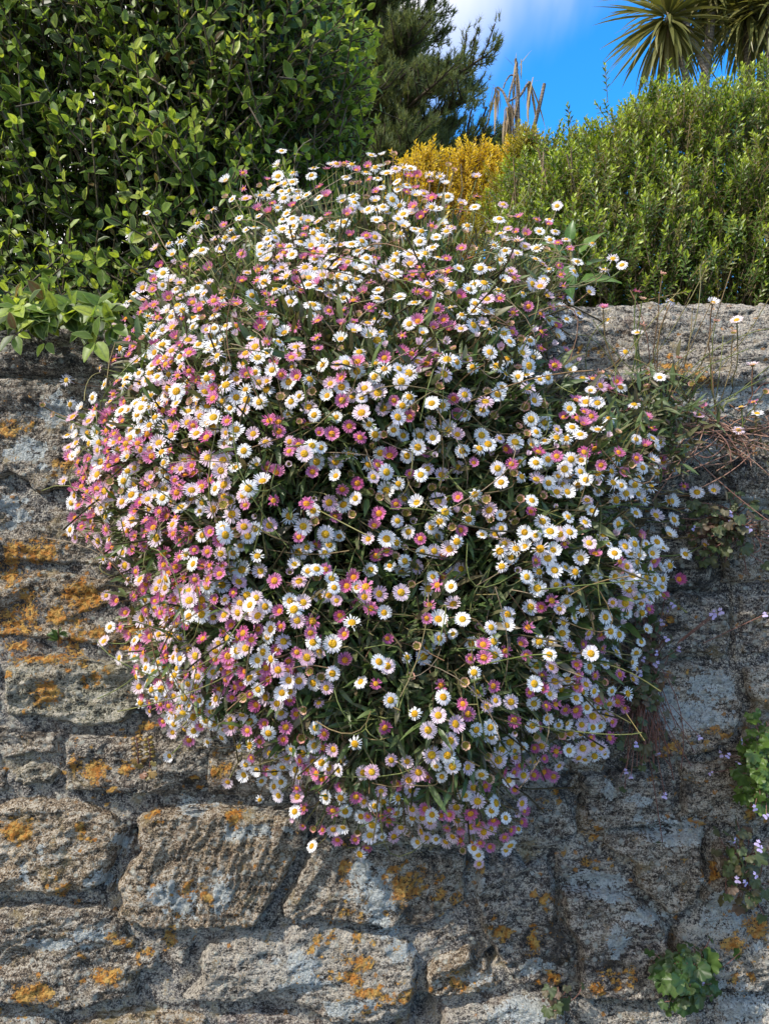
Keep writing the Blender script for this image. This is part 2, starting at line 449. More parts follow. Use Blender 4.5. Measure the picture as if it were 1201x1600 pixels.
WHITE = [(15, 785, 14, 12), (35, 810, 14, 9), (190, 1310, 14, 8), (160, 1370, 14, 10), (40, 1365, 6, 6), (65, 1330, 5, 5), (90, 1475, 22, 7), (300, 1260, 20, 14), (345, 1400, 14, 24), (250, 1400, 16, 14), (475, 1510, 20, 16),
         (590, 1395, 26, 30), (560, 1370, 14, 30), (590, 1440, 16, 16), (540, 1575, 30, 12), (480, 1540, 24, 14), (620, 1490, 12, 14), (740, 1530, 14, 10), (745, 1380, 8, 18), (1035, 1095, 18, 22), (1110, 1080, 30, 24), (1090, 1120, 40, 18),
         (1160, 620, 60, 20), (1080, 625, 40, 14), (1160, 790, 24, 12), (1090, 700, 30, 20), (985, 820, 22, 16), (1060, 1300, 40, 20), (960, 1400, 30, 10), (1010, 1430, 20, 12), (830, 1510, 12, 10), (965, 1470, 12, 20), (1160, 1575, 40, 20), (820, 1580, 40, 20), (1000, 1250, 20, 6), (950, 1235, 14, 5), (50, 1590, 20, 8), (90, 640, 24, 18), (50, 705, 24, 14), (1150, 1420, 40, 30), (930, 1380, 50, 14), (285, 1410, 20, 20), (390, 1300, 40, 10), (140, 1460, 24, 8)]
DARK = [(915, 1370, 50, 24), (880, 1230, 50, 24), (1010, 975, 60, 30), (1090, 900, 60, 40), (850, 1480, 50, 50), (960, 1520, 60, 30), (700, 1345, 40, 20), (650, 1430, 40, 16), (60, 560, 90, 24), (1060, 1240, 40, 20), (970, 1210, 40, 30), (745, 1490, 16, 30), (240, 1100, 40, 50), (1020, 1150, 30, 50), (1120, 740, 60, 40), (330, 1230, 60, 18), (200, 900, 40, 60), (1110, 1400, 20, 20), (40, 620, 60, 20), (540, 1310, 120, 16), (90, 1145, 90, 10)]
_r = random.Random(3)
for (x, y, a, b) in list(ORANGE):
    for _ in range(5):
        q = _r.uniform(0, 6.28); d = _r.uniform(1.2, 2.8); k = _r.uniform(2.5, 6.5)
        ORANGE.append((x + a * d * math.cos(q) * 1.1, y + b * d * math.sin(q), k, k * .8))
for (x, y, a, b) in list(WHITE):
    for _ in range(3):
        q = _r.uniform(0, 6.28); d = _r.uniform(1.1, 2.2); k = _r.uniform(3, 8)
        WHITE.append((x + a * d * math.cos(q) * 1.1, y + b * d * math.sin(q), k, k * .8))
def lichen(P):
    px, py = to_px(P)
    wx = px + 7 * fbm(P, 60, 2); wy = py + 7 * fbm(P + 5, 60, 2)
    out = np.zeros((len(P), 3))
    for c, lst, k in ((0, ORANGE, 1.15), (1, WHITE, 1.45), (2, DARK, 1.3)):
        for (x, y, a, b) in lst:
            q = np.sqrt(((wx - x) / (a * k)) ** 2 + ((wy - y) / (b * k)) ** 2)
            np.maximum(out[:, c], np.clip(1.05 - q * .8, 0, 0.62), out=out[:, c])
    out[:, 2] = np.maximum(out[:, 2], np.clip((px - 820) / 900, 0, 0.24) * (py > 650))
    return out

def poly_sd(P2, poly):
    """signed distance (inside positive) to a polygon, metres"""
    poly = np.asarray(poly, float); n = len(poly)
    d = np.full(len(P2), 1e9); ins = np.zeros(len(P2), bool)
    for i in range(n):
        a = poly[i]; b = poly[(i + 1) % n]; e = b - a; w = P2 - a
        q = np.clip((w @ e) / (e @ e + 1e-12), 0, 1)
        d = np.minimum(d, np.linalg.norm(w - q[:, None] * e, axis=1))
        c = ((a[1] > P2[:, 1]) != (b[1] > P2[:, 1]))
        xx = (b[0] - a[0]) * (P2[:, 1] - a[1]) / (b[1] - a[1] + 1e-12) + a[0]
        ins ^= c & (P2[:, 0] < xx)
    return np.where(ins, d, -d)

def grid_faces(ok):
    nz, nx = ok.shape
    idx = np.arange(nz * nx).reshape(nz, nx)
    q = ok[:-1, :-1] & ok[:-1, 1:] & ok[1:, 1:] & ok[1:, :-1]
    Fq = np.stack([idx[:-1, :-1], idx[:-1, 1:], idx[1:, 1:], idx[1:, :-1]], -1)[q]
    used = np.unique(Fq); remap = np.full(nz * nx, -1); remap[used] = np.arange(len(used))
    return remap[Fq], used

wall = thing('stone_wall', 'old grey rubble stone wall with orange and white lichen, daisies spilling over it', 'wall', (0, 0.2, 0))

def bed(P, ang, stretch=0.25):
    c, s = math.cos(ang), math.sin(ang)
    u = P[:, 0] * c + P[:, 2] * s; w = -P[:, 0] * s + P[:, 2] * c
    return np.stack([u * stretch, P[:, 1], w], -1)

def stone(poly_px, H=0.020, tint=(0.24, 0.21, 0.175), ang=0.15, res=0.0024, edge=0.008, amp=1.0, seed=0, tilt=(0, 0)):
    poly = at(np.array([p[0] for p in poly_px], float), np.array([p[1] for p in poly_px], float))[:, [0, 2]]
    lo = poly.min(0) - 0.008; hi = poly.max(0) + 0.008
    xs = np.arange(lo[0], hi[0], res); zs = np.arange(lo[1], hi[1], res)
    X, Z = np.meshgrid(xs, zs); P = np.stack([X.ravel(), np.full(X.size, seed * 0.37), Z.ravel()], -1)
    sd = poly_sd(P[:, [0, 2]], poly)
    sd = sd + 0.006 * fbm(P, 38, 3) + .0025 * fbm(P, 150, 2) - 0.0005
    e = np.clip(sd / edge, 0, 1)
    prof = 1 - (1 - e) ** 2.2
    H = H * .47
    inner = prof * (H + 0.012) + np.minimum(sd, 0) * 1.2
    c = P[:, [0, 2]] - poly.mean(0)
    B = bed(P, ang)
    strata = np.abs(fbm(B, 34, 4)); ridg = 0.010 * (0.35 - strata)
    steps = fbm(B, 15, 3); steps = 0.011 * np.tanh(steps * 6) * 0.55
    lay = (B[:, 2] * (42 + 9 * (seed % 4)) + 2.6 * fbm(B, 11, 3) + 1.2 * fbm(P, 30, 2)) % 1.0
    steps = steps + 0.0050 * (lay - .5) * np.clip(.55 + 1.6 * fbm(P + 3, 9, 2), 0, 1)
    rough = 0.007 * fbm(P, 40, 5, 0.62) + 0.0030 * fbm(P, 170, 3, 0.7)
    y = 0.012 - inner - amp * prof * (ridg + steps + rough) - prof * (c[:, 0] * tilt[0] + c[:, 1] * tilt[1])
    V = P.copy(); V[:, 1] = y
    Fq, used = grid_faces((sd > -0.005).reshape(X.shape))
    V = V[used]; Pn = P[used]
    tn = np.array(tint)[None] * (1 + 0.35 * fbm(Pn + seed, 12, 3))[:, None]
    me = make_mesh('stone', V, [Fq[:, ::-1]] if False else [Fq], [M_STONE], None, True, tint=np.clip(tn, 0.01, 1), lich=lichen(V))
    return link('stone', me, wall)

WARM = (0.34, 0.245, 0.15); GREY = (0.30, 0.25, 0.195); GREEN = (0.35, 0.33, 0.24); DKG = (0.20, 0.18, 0.165); PALE = (0.44, 0.41, 0.36)
STONES = [
    # left side, from the top
    ([(-60, 588), (60, 590), (130, 584), (235, 590), (240, 660), (215, 735), (120, 760), (72, 772), (20, 748), (-60, 745)], .016, GREY, -.35, {}),
    ([(-60, 755), (15, 757), (62, 782), (150, 778), (240, 745), (280, 800), (270, 880), (150, 890), (60, 880), (-60, 885)], .015, GREY, -.3, {}),
    ([(-60, 892), (60, 888), (150, 897), (300, 890), (310, 960), (290, 1010), (150, 1010), (40, 1000), (-60, 1005)], .014, WARM, .25, {}),
    ([(8, 1040), (40, 1027), (90, 1022), (170, 1030), (300, 1020), (330, 1060), (320, 1105), (215, 1112), (190, 1132), (135, 1138), (60, 1122), (10, 1120)], .024, GREEN, .12, {}),
    ([(-60, 1015), (0, 1020), (0, 1120), (-60, 1122)], .015, GREY, 0, {}),
    ([(-60, 1130), (10, 1130), (90, 1145), (95, 1178), (50, 1180), (15, 1190), (-60, 1190)], .010, GREY, 0.2, {}),
    ([(18, 1200), (50, 1184), (75, 1190), (90, 1207), (82, 1226), (40, 1232), (18, 1226)], .018, GREEN, 0.2, {}),
    ([(-60, 1198), (10, 1200), (14, 1236), (-60, 1242)], .012, GREY, 0.2, {}),
    ([(102, 1146), (200, 1148), (330, 1120), (395, 1150), (385, 1205), (330, 1240), (260, 1250), (180, 1238), (104, 1236)], .012, (0.19, .17, .15), .1, {}),
    ([(-60, 1268), (15, 1252), (60, 1244), (130, 1244), (185, 1268), (203, 1292), (196, 1318), (180, 1352), (165, 1382), (128, 1396), (60, 1396), (-60, 1394)], .028, WARM, .42, dict(edge=.013)),
    ([(207, 1278), (250, 1260), (320, 1256), (420, 1258), (472, 1266), (478, 1310), (452, 1360), (428, 1405), (405, 1442), (330, 1446), (250, 1444), (186, 1428), (190, 1372), (206, 1340), (222, 1326)], .034, WARM, 1.25, dict(edge=.010)),
    ([(186, 1330), (204, 1308), (216, 1324), (200, 1340), (186, 1366), (180, 1400), (160, 1396), (172, 1376)], .010, GREY, .8, {}),
    ([(-60, 1412), (60, 1406), (120, 1410), (160, 1408), (205, 1448), (252, 1492), (262, 1505), (222, 1520), (222, 1560), (160, 1562), (120, 1576), (85, 1570), (30, 1562), (-60, 1568)], .030, (0.20, .165, .13), .2, dict(edge=.012)),
    ([(236, 1456), (306, 1458), (300, 1480), (290, 1502), (268, 1502), (248, 1484)], .016, PALE, .3, {}),
    ([(-60, 1578), (30, 1572), (66, 1578), (98, 1590), (102, 1640), (-60, 1640)], .020, GREY, .1, {}),
    ([(318, 1475), (360, 1448), (430, 1446), (490, 1438), (560, 1452), (640, 1462), (655, 1490), (656, 1530), (640, 1575), (600, 1600), (520, 1596), (470, 1572), (400, 1562), (345, 1566), (284, 1564), (276, 1550), (312, 1526)], .032, PALE, .25, dict(edge=.012)),
    ([(110, 1592), (180, 1578), (260, 1575), (330, 1580), (330, 1650), (110, 1650)], .014, WARM, .0, {}),
    ([(340, 1580), (400, 1572), (468, 1585), (520, 1606), (600, 1612), (640, 1600), (660, 1660), (340, 1660)], .010, (0.26, .22, .21), 0, {}),
    ([(486, 1300), (560, 1312), (640, 1318), (728, 1330), (732, 1400), (700, 1432), (640, 1452), (560, 1444), (492, 1430), (440, 1432), (440, 1410), (470, 1360)], .018, GREY, 1.0, {}),
    ([(660, 1460), (700, 1440), (738, 1432), (745, 1462), (700, 1480), (664, 1496)], .010, DKG, .3, {}),
    ([(662, 1508), (690, 1492), (732, 1474), (756, 1496), (784, 1534), (760, 1552), (700, 1562), (664, 1552)], .024, WARM, .6, {}),
    ([(742, 1340), (800, 1336), (858, 1330), (868, 1380), (868, 1440), (900, 1470), (890, 1530), (860, 1548), (812, 1540), (790, 1520), (772, 1490), (748, 1452), (738, 1400)], .026, DKG, .5, {}),
    ([(690, 1580), (760, 1562), (800, 1552), (870, 1560), (884, 1580), (880, 1660), (680, 1660)], .018, PALE, .2, {}),
    ([(872, 1385), (930, 1380), (985, 1392), (1036, 1440), (1046, 1500), (1040, 1552), (980, 1560), (900, 1550), (902, 1480), (878, 1440)], .026, (0.17, .15, .14), .3, {}),
    ([(862, 1330), (912, 1318), (960, 1335), (980, 1360), (976, 1382), (930, 1374), (868, 1378)], .016, DKG, .1, {}),
    ([(900, 1566), (980, 1568), (1042, 1566), (1100, 1575), (1100, 1660), (892, 1660)], .016, PALE, .1, {}),
    ([(1048, 1440), (1090, 1420), (1150, 1428), (1260, 1424), (1260, 1540), (1120, 1545), (1052, 1560)], .020, PALE, .2, {}),
    ([(1110, 1556), (1260, 1550), (1260, 1660), (1110, 1660)], .018, PALE, .1, {}),
    ([(920, 1308), (1000, 1296), (1090, 1300), (1096, 1370), (1080, 1412), (1040, 1428), (990, 1384), (986, 1350)], .020, GREY, .2, {}),
    ([(1106, 1300), (1180, 1310), (1260, 1306), (1260, 1416), (1150, 1418), (1092, 1408), (1102, 1370)], .018, GREY, .1, {}),
    ([(800, 1200), (850, 1205), (892, 1250), (902, 1300), (860, 1318), (780, 1322), (740, 1300), (740, 1220)], .018, DKG, .3, {}),
    ([(900, 1200), (980, 1195), (1050, 1220), (1050, 1288), (980, 1292), (912, 1302), (904, 1250)], .026, DKG, .15, {}),
    ([(1058, 1190), (1150, 1180), (1260, 1184), (1260, 1296), (1120, 1292), (1060, 1290)], .014, GREY, .1, {}),
    ([(1000, 1040), (1060, 1030), (1130, 1042), (1160, 1100), (1140, 1168), (1060, 1182), (1000, 1185), (980, 1120)], .024, GREY, .5, {}),
    ([(1150, 1040), (1260, 1030), (1260, 1174), (1150, 1170), (1170, 1100)], .016, GREY, .4, {}),
    ([(990, 930), (1080, 925), (1140, 935), (1140, 1030), (1060, 1020), (990, 1030)], .014, DKG, .1, {}),
    ([(1150, 925), (1260, 920), (1260, 1022), (1150, 1030)], .018, (.22, .2, .2), .3, {}),
    ([(980, 800), (1060, 795), (1110, 810), (1115, 915), (1040, 916), (970, 925)], .016, DKG, .05, {}),
    ([(1122, 800), (1260, 815), (1260, 912), (1124, 914)], .020, GREY, .15, {}),
    ([(960, 690), (1050, 680), (1150, 690), (1260, 684), (1260, 806), (1150, 790), (1060, 786), (970, 790)], .020, (.17, .165, .16), .02, {}),
    ([(960, 610), (1040, 606), (1120, 592), (1260, 588), (1260, 676), (1150, 680), (1050, 672), (960, 680)], .028, PALE, .05, dict(edge=.013)),
]
for i, (pl, H, tn, ang, kw) in enumerate(STONES):
    stone(pl, H, tn, ang, seed=i + 1, **kw)
# stones hidden behind the flowers, beside the frame and below it: coarser courses
def course(x0, x1, y0, y1, res):
    y = y0; k = 100
    while y < y1:
        h = rng.uniform(70, 120); x = x0
        while x < x1 - 30:
            w = min(rng.uniform(110, 230), x1 - x)
            j = lambda: rng.uniform(-8, 8)
            pl = [(x + 4 + j() * .4, y + 4 + j() * .4), (x + w / 2, y + 4 + j() * .4), (x + w - 4 + j() * .4, y + 4 + j() * .4), (x + w - 4 + j() * .4, y + h - 4 + j() * .4), (x + w / 2, y + h - 4 + j() * .4), (x + 4 + j() * .4, y + h - 4 + j() * .4)]
            stone(pl, rng.uniform(.014, .024), [WARM, GREY, GREEN, PALE][k % 4], rng.uniform(-.3, .4), res, seed=k)
            x += w; k += 1
        y += h
course(320, 955, 620, 1280, .007)
course(-700, -66, 590, 1660, .007)
course(1266, 1900, 590, 1660, .007)
course(-700, 1900, 1664, 2000, .009)

# mortar sheet between the stones
def mortar():
    res = 0.0035
    xs = np.arange(-1.1, 1.1, res); zs = np.arange(0.45, CAMZ + 0.172, res)
    X, Z = np.meshgrid(xs, zs); P = np.stack([X.ravel(), np.zeros(X.size), Z.ravel()], -1)
    px, py = to_px(P)
    flush = np.clip((px - 700) / 500, 0, 1) * 0.010 + np.clip((1180 - py) / 200, 0, 1) * 0.008
    flush = np.minimum(flush, .0030)
    y = 0.004 - flush - 0.006 * fbm(P, 14, 3) - 0.005 * fbm(P, 60, 4, .6) - .0015 * fbm(P, 180, 2)
    # open holes in the joints
    for (hx, hy, a, b, ang, dep) in [(208, 1308, 7, 10, .3, .03), (768, 1500, 9, 34, .75, .035), (662, 1575, 14, 16, -.6, .04), (655, 1590, 16, 12, 0, .035), (1060, 1410, 10, 6, 0, .02), (875, 1555, 12, 8, 0, .03), (1108, 1352, 8, 5, 0, .02), (905, 1270, 5, 30, .1, .02), (230, 1380, 4, 10, .2, .015), (620, 1612, 30, 10, 0, .03), (6, 1415, 9, 8, 0, .02), (1000, 1292, 60, 4, .02, .02), (1040, 1032, 60, 4, -.05, .02), (1140, 980, 4, 50, 0, .02), (1055, 1110, 4, 60, .1, .015), (1050, 925, 70, 4, 0, .018), (1180, 1180, 70, 4, 0, .02), (1048, 1500, 5, 50, .05, .02), (960, 1564, 70, 4, .02, .022), (1180, 1546, 60, 4, 0, .02), (900, 1420, 4, 40, -.4, .02), (870, 1400, 4, 40, 0, .02), (1098, 1350, 4, 50, .05, .015), (1100, 800, 70, 4, .03, .02), (1100, 680, 80, 5, 0, .02), (640, 1456, 90, 4, .06, .015)]:
        c, s = math.cos(ang), math.sin(ang)
        u = (px - hx) * c + (py - hy) * s; w = -(px - hx) * s + (py - hy) * c
        y += dep * np.exp(-((u / a) ** 2 + (w / b) ** 2) ** 1.5)
    y += .012 * np.clip((P[:, 2] - CAMZ - .14) / .03, 0, 1)
    V = P.copy(); V[:, 1] = y
    Fq, used = grid_faces(np.ones(X.shape, bool))
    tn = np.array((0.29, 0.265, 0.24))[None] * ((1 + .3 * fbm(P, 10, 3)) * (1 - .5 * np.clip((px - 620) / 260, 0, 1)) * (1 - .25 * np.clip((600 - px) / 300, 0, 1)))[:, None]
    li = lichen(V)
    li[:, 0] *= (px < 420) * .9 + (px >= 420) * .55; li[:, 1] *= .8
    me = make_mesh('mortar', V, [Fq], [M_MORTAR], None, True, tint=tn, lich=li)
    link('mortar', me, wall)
mortar()

def capstone(x0, x1, ztop_px, zbot_px, depth=0.42, slant=0.02, r=0.03, tint=GREY, ang=0.03, res=0.003, seed=1, y_front=-0.012, H=1.0):
    """x in photo pixels on the wall face; a slab with front, rounded arris and top"""
    xa = (x0 - 600.5) / F; xb = (x1 - 600.5) / F
    us = np.arange(xa, xb + res, res)
    zb = CAMZ + (800 - zbot_px) / F
    nf = 40; nt = 60
    hfront = (zbot_px - ztop_px) / F
    v1 = np.linspace(0, 1, int(hfront / res) + 2); v2 = np.linspace(0, 1, 9)[1:]; v3 = np.linspace(0, 1, int(depth / (res * 3)) + 2)[1:]
    prof = [(y_front + slant * v, zb - 0.006 + (hfront - r + .006) * v, -1.0, .15) for v in v1]
    yt = y_front + slant; zt = zb + hfront - r
    for v in v2:
        a = v * math.pi / 2; prof.append((yt + r * (1 - math.cos(a)), zt + r * math.sin(a), -math.cos(a), math.sin(a)))
    y2 = yt + r; z2 = zt + r
    for v in v3: prof.append((y2 + (depth - r) * v, z2 + 0.006 * v, 0.0, 1.0))
    prof = np.array(prof); nv = len(prof); nu = len(us)
    P = np.zeros((nv, nu, 3)); P[..., 0] = us[None]; P[..., 1] = prof[:, 0:1]; P[..., 2] = prof[:, 1:2]
    N = np.zeros_like(P); N[..., 1] = prof[:, 2:3]; N[..., 2] = prof[:, 3:4]; N /= np.linalg.norm(N, axis=2, keepdims=True)
    Q = P.reshape(-1, 3).copy(); Qs = Q + np.array([0, seed * .61, 0])
    # outline wander and sagging ends
    edge = np.minimum(us - xa, xb - us); e = np.clip(edge / 0.018, 0, 1); endp = (1 - (1 - e) ** 2)[None].repeat(nv, 0).ravel()
    low = np.clip(np.minimum(np.arange(nv) * res / .012, 1), 0, 1)[:, None].repeat(nu, 1).ravel(); low = 1 - (1 - low) ** 2
    B = bed(Qs, ang, .16)
    st = np.abs(fbm(B, 30, 4)); d = 0.018 * (0.35 - st) + 0.012 * np.tanh(5 * fbm(B, 14, 3)) * .6 + .010 * fbm(Qs, 9, 3) + .005 * fbm(Qs, 45, 4, .6) + .002 * fbm(Qs, 170, 3)
    lay = (B[:, 2] * 46 + B[:, 1] * 46 + 2.6 * fbm(B, 11, 3) + 1.2 * fbm(Qs, 30, 2)) % 1.0
    d = d + .006 * (lay - .5) * np.clip(.6 + 1.6 * fbm(Qs + 3, 9, 2), 0, 1)
    V = Q + N.reshape(-1, 3) * (H * d * (.3 + .7 * endp) * low + (endp - 1) * .02 + (low - 1) * .022)[:, None]
    big = fbm(np.stack([Qs[:, 0], Qs[:, 0] * 0, Qs[:, 0] * 0 + seed], -1), 5, 2)
    V[:, 2] += .012 * big * np.clip((Q[:, 2] - zb) / hfront, 0, 1)
    Fq, used = grid_faces(np.ones((nv, nu), bool))
    tn = np.array(tint)[None] * (1 + .3 * fbm(Qs, 10, 3))[:, None]
    me = make_mesh('capstone', V, [Fq], [M_STONE], None, True, tint=np.clip(tn, .01, 1), lich=lichen(V))
    link('capstone', me, wall)
# row of capstones along the wall top
capstone(850, 1330, 452, 602, slant=.035, r=.022, tint=(.40, .36, .31), ang=.05, seed=3, y_front=-.016)
capstone(520, 846, 470, 600, slant=.03, r=.022, tint=GREY, seed=4, res=.005)
capstone(215, 516, 505, 600, slant=.02, r=.02, tint=GREY, seed=5, res=.005)
capstone(-90, 211, 528, 582, slant=.01, r=.016, tint=(.16, .15, .14), seed=6, ang=-.03, y_front=-.014, H=1.2)
capstone(-480, -94, 520, 582, slant=.01, r=.016, tint=GREY, seed=7, res=.006)
capstone(-800, -484, 500, 582, slant=.01, r=.016, tint=GREY, seed=8, res=.006)
capstone(1334, 1700, 455, 590, slant=.03, r=.022, tint=GREY, seed=9, res=.006)
capstone(1704, 2000, 455, 590, slant=.03, r=.022, tint=GREY, seed=10, res=.006)
def box(name, x0, x1, y0, y1, z0, z1, mat, parent):
    V = np.array([(x, y, z) for z in (z0, z1) for y in (y0, y1) for x in (x0, x1)], float)
    f = [(0, 2, 3, 1), (4, 5, 7, 6), (0, 1, 5, 4), (2, 6, 7, 3), (0, 4, 6, 2), (1, 3, 7, 5)]
    n = len(V)
    me = make_mesh(name, V, [np.array(f)], [mat], None, False, tint=np.tile((.2, .19, .18), (n, 1)), lich=np.zeros((n, 3)))
    return link(name, me, parent)
box('wall_core', -4.0, 4.0, 0.045, 0.40, -0.05, CAMZ + 0.165, M_MORTAR, wall)

# ------------------------------------------------------------------ daisies
M_WHITE = petal_mat('white_petal', (0.84, 0.84, 0.84), (0.86, 0.86, 0.88), (0.80, 0.72, 0.80))
M_PALE = petal_mat('pale_pink_petal', (0.78, 0.60, 0.70), (0.84, 0.72, 0.78), (0.72, 0.42, 0.58))
M_PINK = petal_mat('pink_petal', (0.64, 0.16, 0.37), (0.76, 0.33, 0.54), (0.52, 0.08, 0.26))
M_PEACH = petal_mat('faded_petal', (0.62, 0.40, 0.26), (0.72, 0.44, 0.34), (0.62, 0.26, 0.24), .2)
M_DISC = disc_mat('yellow_disc', (0.64, 0.31, 0.012), (0.70, 0.41, 0.025), (0.55, 0.36, 0.02))
M_DISC_O = disc_mat('orange_disc', (0.70, 0.28, 0.02), (0.70, 0.38, 0.03), (0.55, 0.20, 0.02))
M_DISC_G = disc_mat('olive_disc', (0.14, 0.12, 0.02), (0.26, 0.21, 0.03), (0.07, 0.06, 0.015))
M_CUP = leaf_mat('flower_cup', [(0.10, 0.14, 0.04), (0.16, 0.16, 0.05)], trans=.1)
M_STEM = leaf_mat('flower_stalk', [(0.13, 0.17, 0.04), (0.19, 0.21, 0.06), (0.24, 0.20, 0.08), (0.24, 0.12, 0.07)], trans=.1, rough=.5)
M_DLEAF = leaf_mat('daisy_leaf', [(0.065, 0.10, 0.032), (0.09, 0.145, 0.04), (0.125, 0.18, 0.055), (0.115, 0.14, 0.065), (0.16, 0.11, 0.07), (0.16, 0.21, 0.08)], mid=(0.10, 0.14, 0.06), trans=.22, rough=.42)
M_DRY = bark_mat('dry_stalk', (0.16, 0.12, 0.08), (0.34, 0.26, 0.17), 90)

R0 = 0.0083
def flower_tpl(n, R, r0, width, lift, droop, seed, ragged=0.0, miss=0.0):
    rr = random.Random(seed); t = Tpl()
    for i in range(n):
        if rr.random() < miss: continue
        a = 2 * math.pi * (i + rr.uniform(-.25, .25)) / n
        L = R * rr.uniform(.88, 1.03); w = width * R * rr.uniform(.8, 1.2)
        lf = lift + rr.gauss(0, .05 + ragged); dr = droop + rr.gauss(0, .05 + ragged)
        layer = (i % 2) * .03 * R; sk = rr.uniform(-.08, .08)
        V = []; A = []; j = rr.random()
        for q, ww in ((0, .45), (.55, 1.0), (.9, .9), (1.0, .35)):
            rad = r0 * R + (L - r0 * R) * q
            z = layer + lf * R * q - dr * R * q * q
            off = sk * R * q * q
            for sgn in (-1, 1):
                x, y = rad, off + sgn * w * .5 * ww
                V.append((x * math.cos(a) - y * math.sin(a), x * math.sin(a) + y * math.cos(a), z + (abs(sgn) * .0)))
                A.append((q, abs(sgn), j))
        t.add(V, [(0, 2, 3, 1), (2, 4, 5, 3), (4, 6, 7, 5)], m=0, a=A)
    # green cup behind
    k = 7; V = [(0, 0, -.34 * R)] + [(.22 * R * math.cos(q * 2 * math.pi / k), .22 * R * math.sin(q * 2 * math.pi / k), -.26 * R) for q in range(k)] + [(.36 * R * math.cos(q * 2 * math.pi / k), .36 * R * math.sin(q * 2 * math.pi / k), -.01 * R) for q in range(k)]
    t.add(V, [(1 + q, 1 + (q + 1) % k, 1 + k + (q + 1) % k, 1 + k + q) for q in range(k)], [(0, 1 + (q + 1) % k, 1 + q) for q in range(k)], m=1)
    return t.done()
def disc_tpl(R, rd, h, dish=0.0):
    t = Tpl(); k = 10; V = [(0, 0, (h - dish) * R)]; A = [(0, 0, 0)]
    for j, q in enumerate((.45, .8, 1.0)):
        z = h * R * (1 - q ** 2.5) - dish * R * (1 - q)
        for i in range(k):
            an = 2 * math.pi * i / k; V.append((q * rd * R * math.cos(an), q * rd * R * math.sin(an), z + (.03 * R if q < 1 else 0))); A.append((q, 0, 0))
    f3 = [(0, 1 + i, 1 + (i + 1) % k) for i in range(k)]
    f4 = []
    for j in range(2):
        b = 1 + j * k
        f4 += [(b + i, b + k + i, b + k + (i + 1) % k, b + (i + 1) % k) for i in range(k)]
    return t.add(V, f4, f3, a=A).done()

WHITE_T = [flower_tpl(36, R0, .34, .125, lf, dr, 10 + i) for i, (lf, dr) in enumerate([(.06, .06), (.12, .05), (.02, .12), (.18, .04), (.05, .2), (.55, .1)])] + [flower_tpl(36, R0, .34, .12, .1, .08, 25, .16, .22), flower_tpl(34, R0 * .9, .34, .12, -.1, .3, 26, .10, .12)]
WHITE_D = [disc_tpl(R0, .45, .20) for _ in WHITE_T]
PALE_T = [flower_tpl(34, R0, .34, .115, lf, dr, 30 + i, .03) for i, (lf, dr) in enumerate([(.15, .05), (.3, .0), (.08, .15)])]
PALE_D = [disc_tpl(R0, .45, .2) for _ in PALE_T]
PINK_T = [flower_tpl(30, R0 * .84, .38, .135, lf, dr, 50 + i, .05) for i, (lf, dr) in enumerate([(.2, .0), (.35, -.05), (.1, .1), (.28, .12), (.75, .1)])] + [flower_tpl(28, R0 * .84, .38, .13, .15, .05, 58, .18, .25)]
PINK_D = [disc_tpl(R0 * .84, .45, .2) for _ in PINK_T]
SPENT_T = [flower_tpl(16, R0 * .56, .66, .34, lf, dr, 70 + i, .06) for i, (lf, dr) in enumerate([(.35, -.05), (.5, .1), (.25, -.2)])]
SPENT_D = [disc_tpl(R0 * .56, .72, .05, .1) for _ in SPENT_T]

OUT = [(440, 262), (540, 250), (610, 250), (700, 272), (770, 310), (840, 330), (900, 372), (925, 430), (900, 470), (890, 540), (960, 590), (1020, 640), (1050, 690), (1035, 745), (1020, 790),
       (1060, 850), (1050, 890), (1030, 950), (1000, 1020), (1000, 1090), (960, 1140), (950, 1180), (905, 1205), (850, 1230), (835, 1290), (790, 1335), (745, 1345), (690, 1325), (640, 1318), (570, 1330),
       (500, 1312), (450, 1285), (425, 1235), (360, 1215), (320, 1180), (260, 1150), (215, 1095), (195, 1010), (165, 975), (150, 890), (112, 820), (100, 730), (108, 650), (150, 580), (170, 510), (215, 440), (250, 385), (310, 340), (360, 300)]
OUTP = np.array(OUT, float)
GX = np.arange(20, 1160, 10.0); GY = np.arange(190, 1420, 10.0)
_gx, _gy = np.meshgrid(GX, GY)
_sd = poly_sd(np.stack([_gx.ravel(), _gy.ravel()], -1), OUTP).reshape(_gx.shape)
_t = np.clip(_sd / 270.0, 0, 1)
_B = 0.15 * np.clip((560 - _gy) / 230, 0, 1)
_lump = fbm(np.stack([_gx / 1000, _gy / 1000, _gx * 0], -1), 7, 3)
DEP = _B - 0.225 * np.sqrt(1 - (1 - _t) ** 2) * (1 + .18 * _lump)
for _ in range(5):
    p = np.pad(DEP, 1, mode='edge'); DEP = (p[1:-1, 1:-1] * 2 + p[:-2, 1:-1] + p[2:, 1:-1] + p[1:-1, :-2] + p[1:-1, 2:]) / 6
_P = at(_gx, _gy, DEP)
_du = np.gradient(_P, axis=1); _dv = np.gradient(_P, axis=0)
_N = np.cross(_du, _dv); _N /= np.linalg.norm(_N, axis=2, keepdims=True)
_N *= np.where(_N[..., 1:2] > 0, -1, 1)
def samp(A, px, py):
    u = np.clip((px - GX[0]) / 10, 0, len(GX) - 1.001); v = np.clip((py - GY[0]) / 10, 0, len(GY) - 1.001)
    i = u.astype(int); j = v.astype(int); a = u - i; b = v - j
    if A.ndim == 3: a = a[:, None]; b = b[:, None]
    return (A[j, i] * (1 - a) + A[j, i + 1] * a) * (1 - b) + (A[j + 1, i] * (1 - a) + A[j + 1, i + 1] * a) * b
def mound(px, py):
    y = samp(DEP, px, py)
    n = samp(_N, px, py); n /= np.linalg.norm(n, axis=1, keepdims=True)
    return at(px, py, y), n
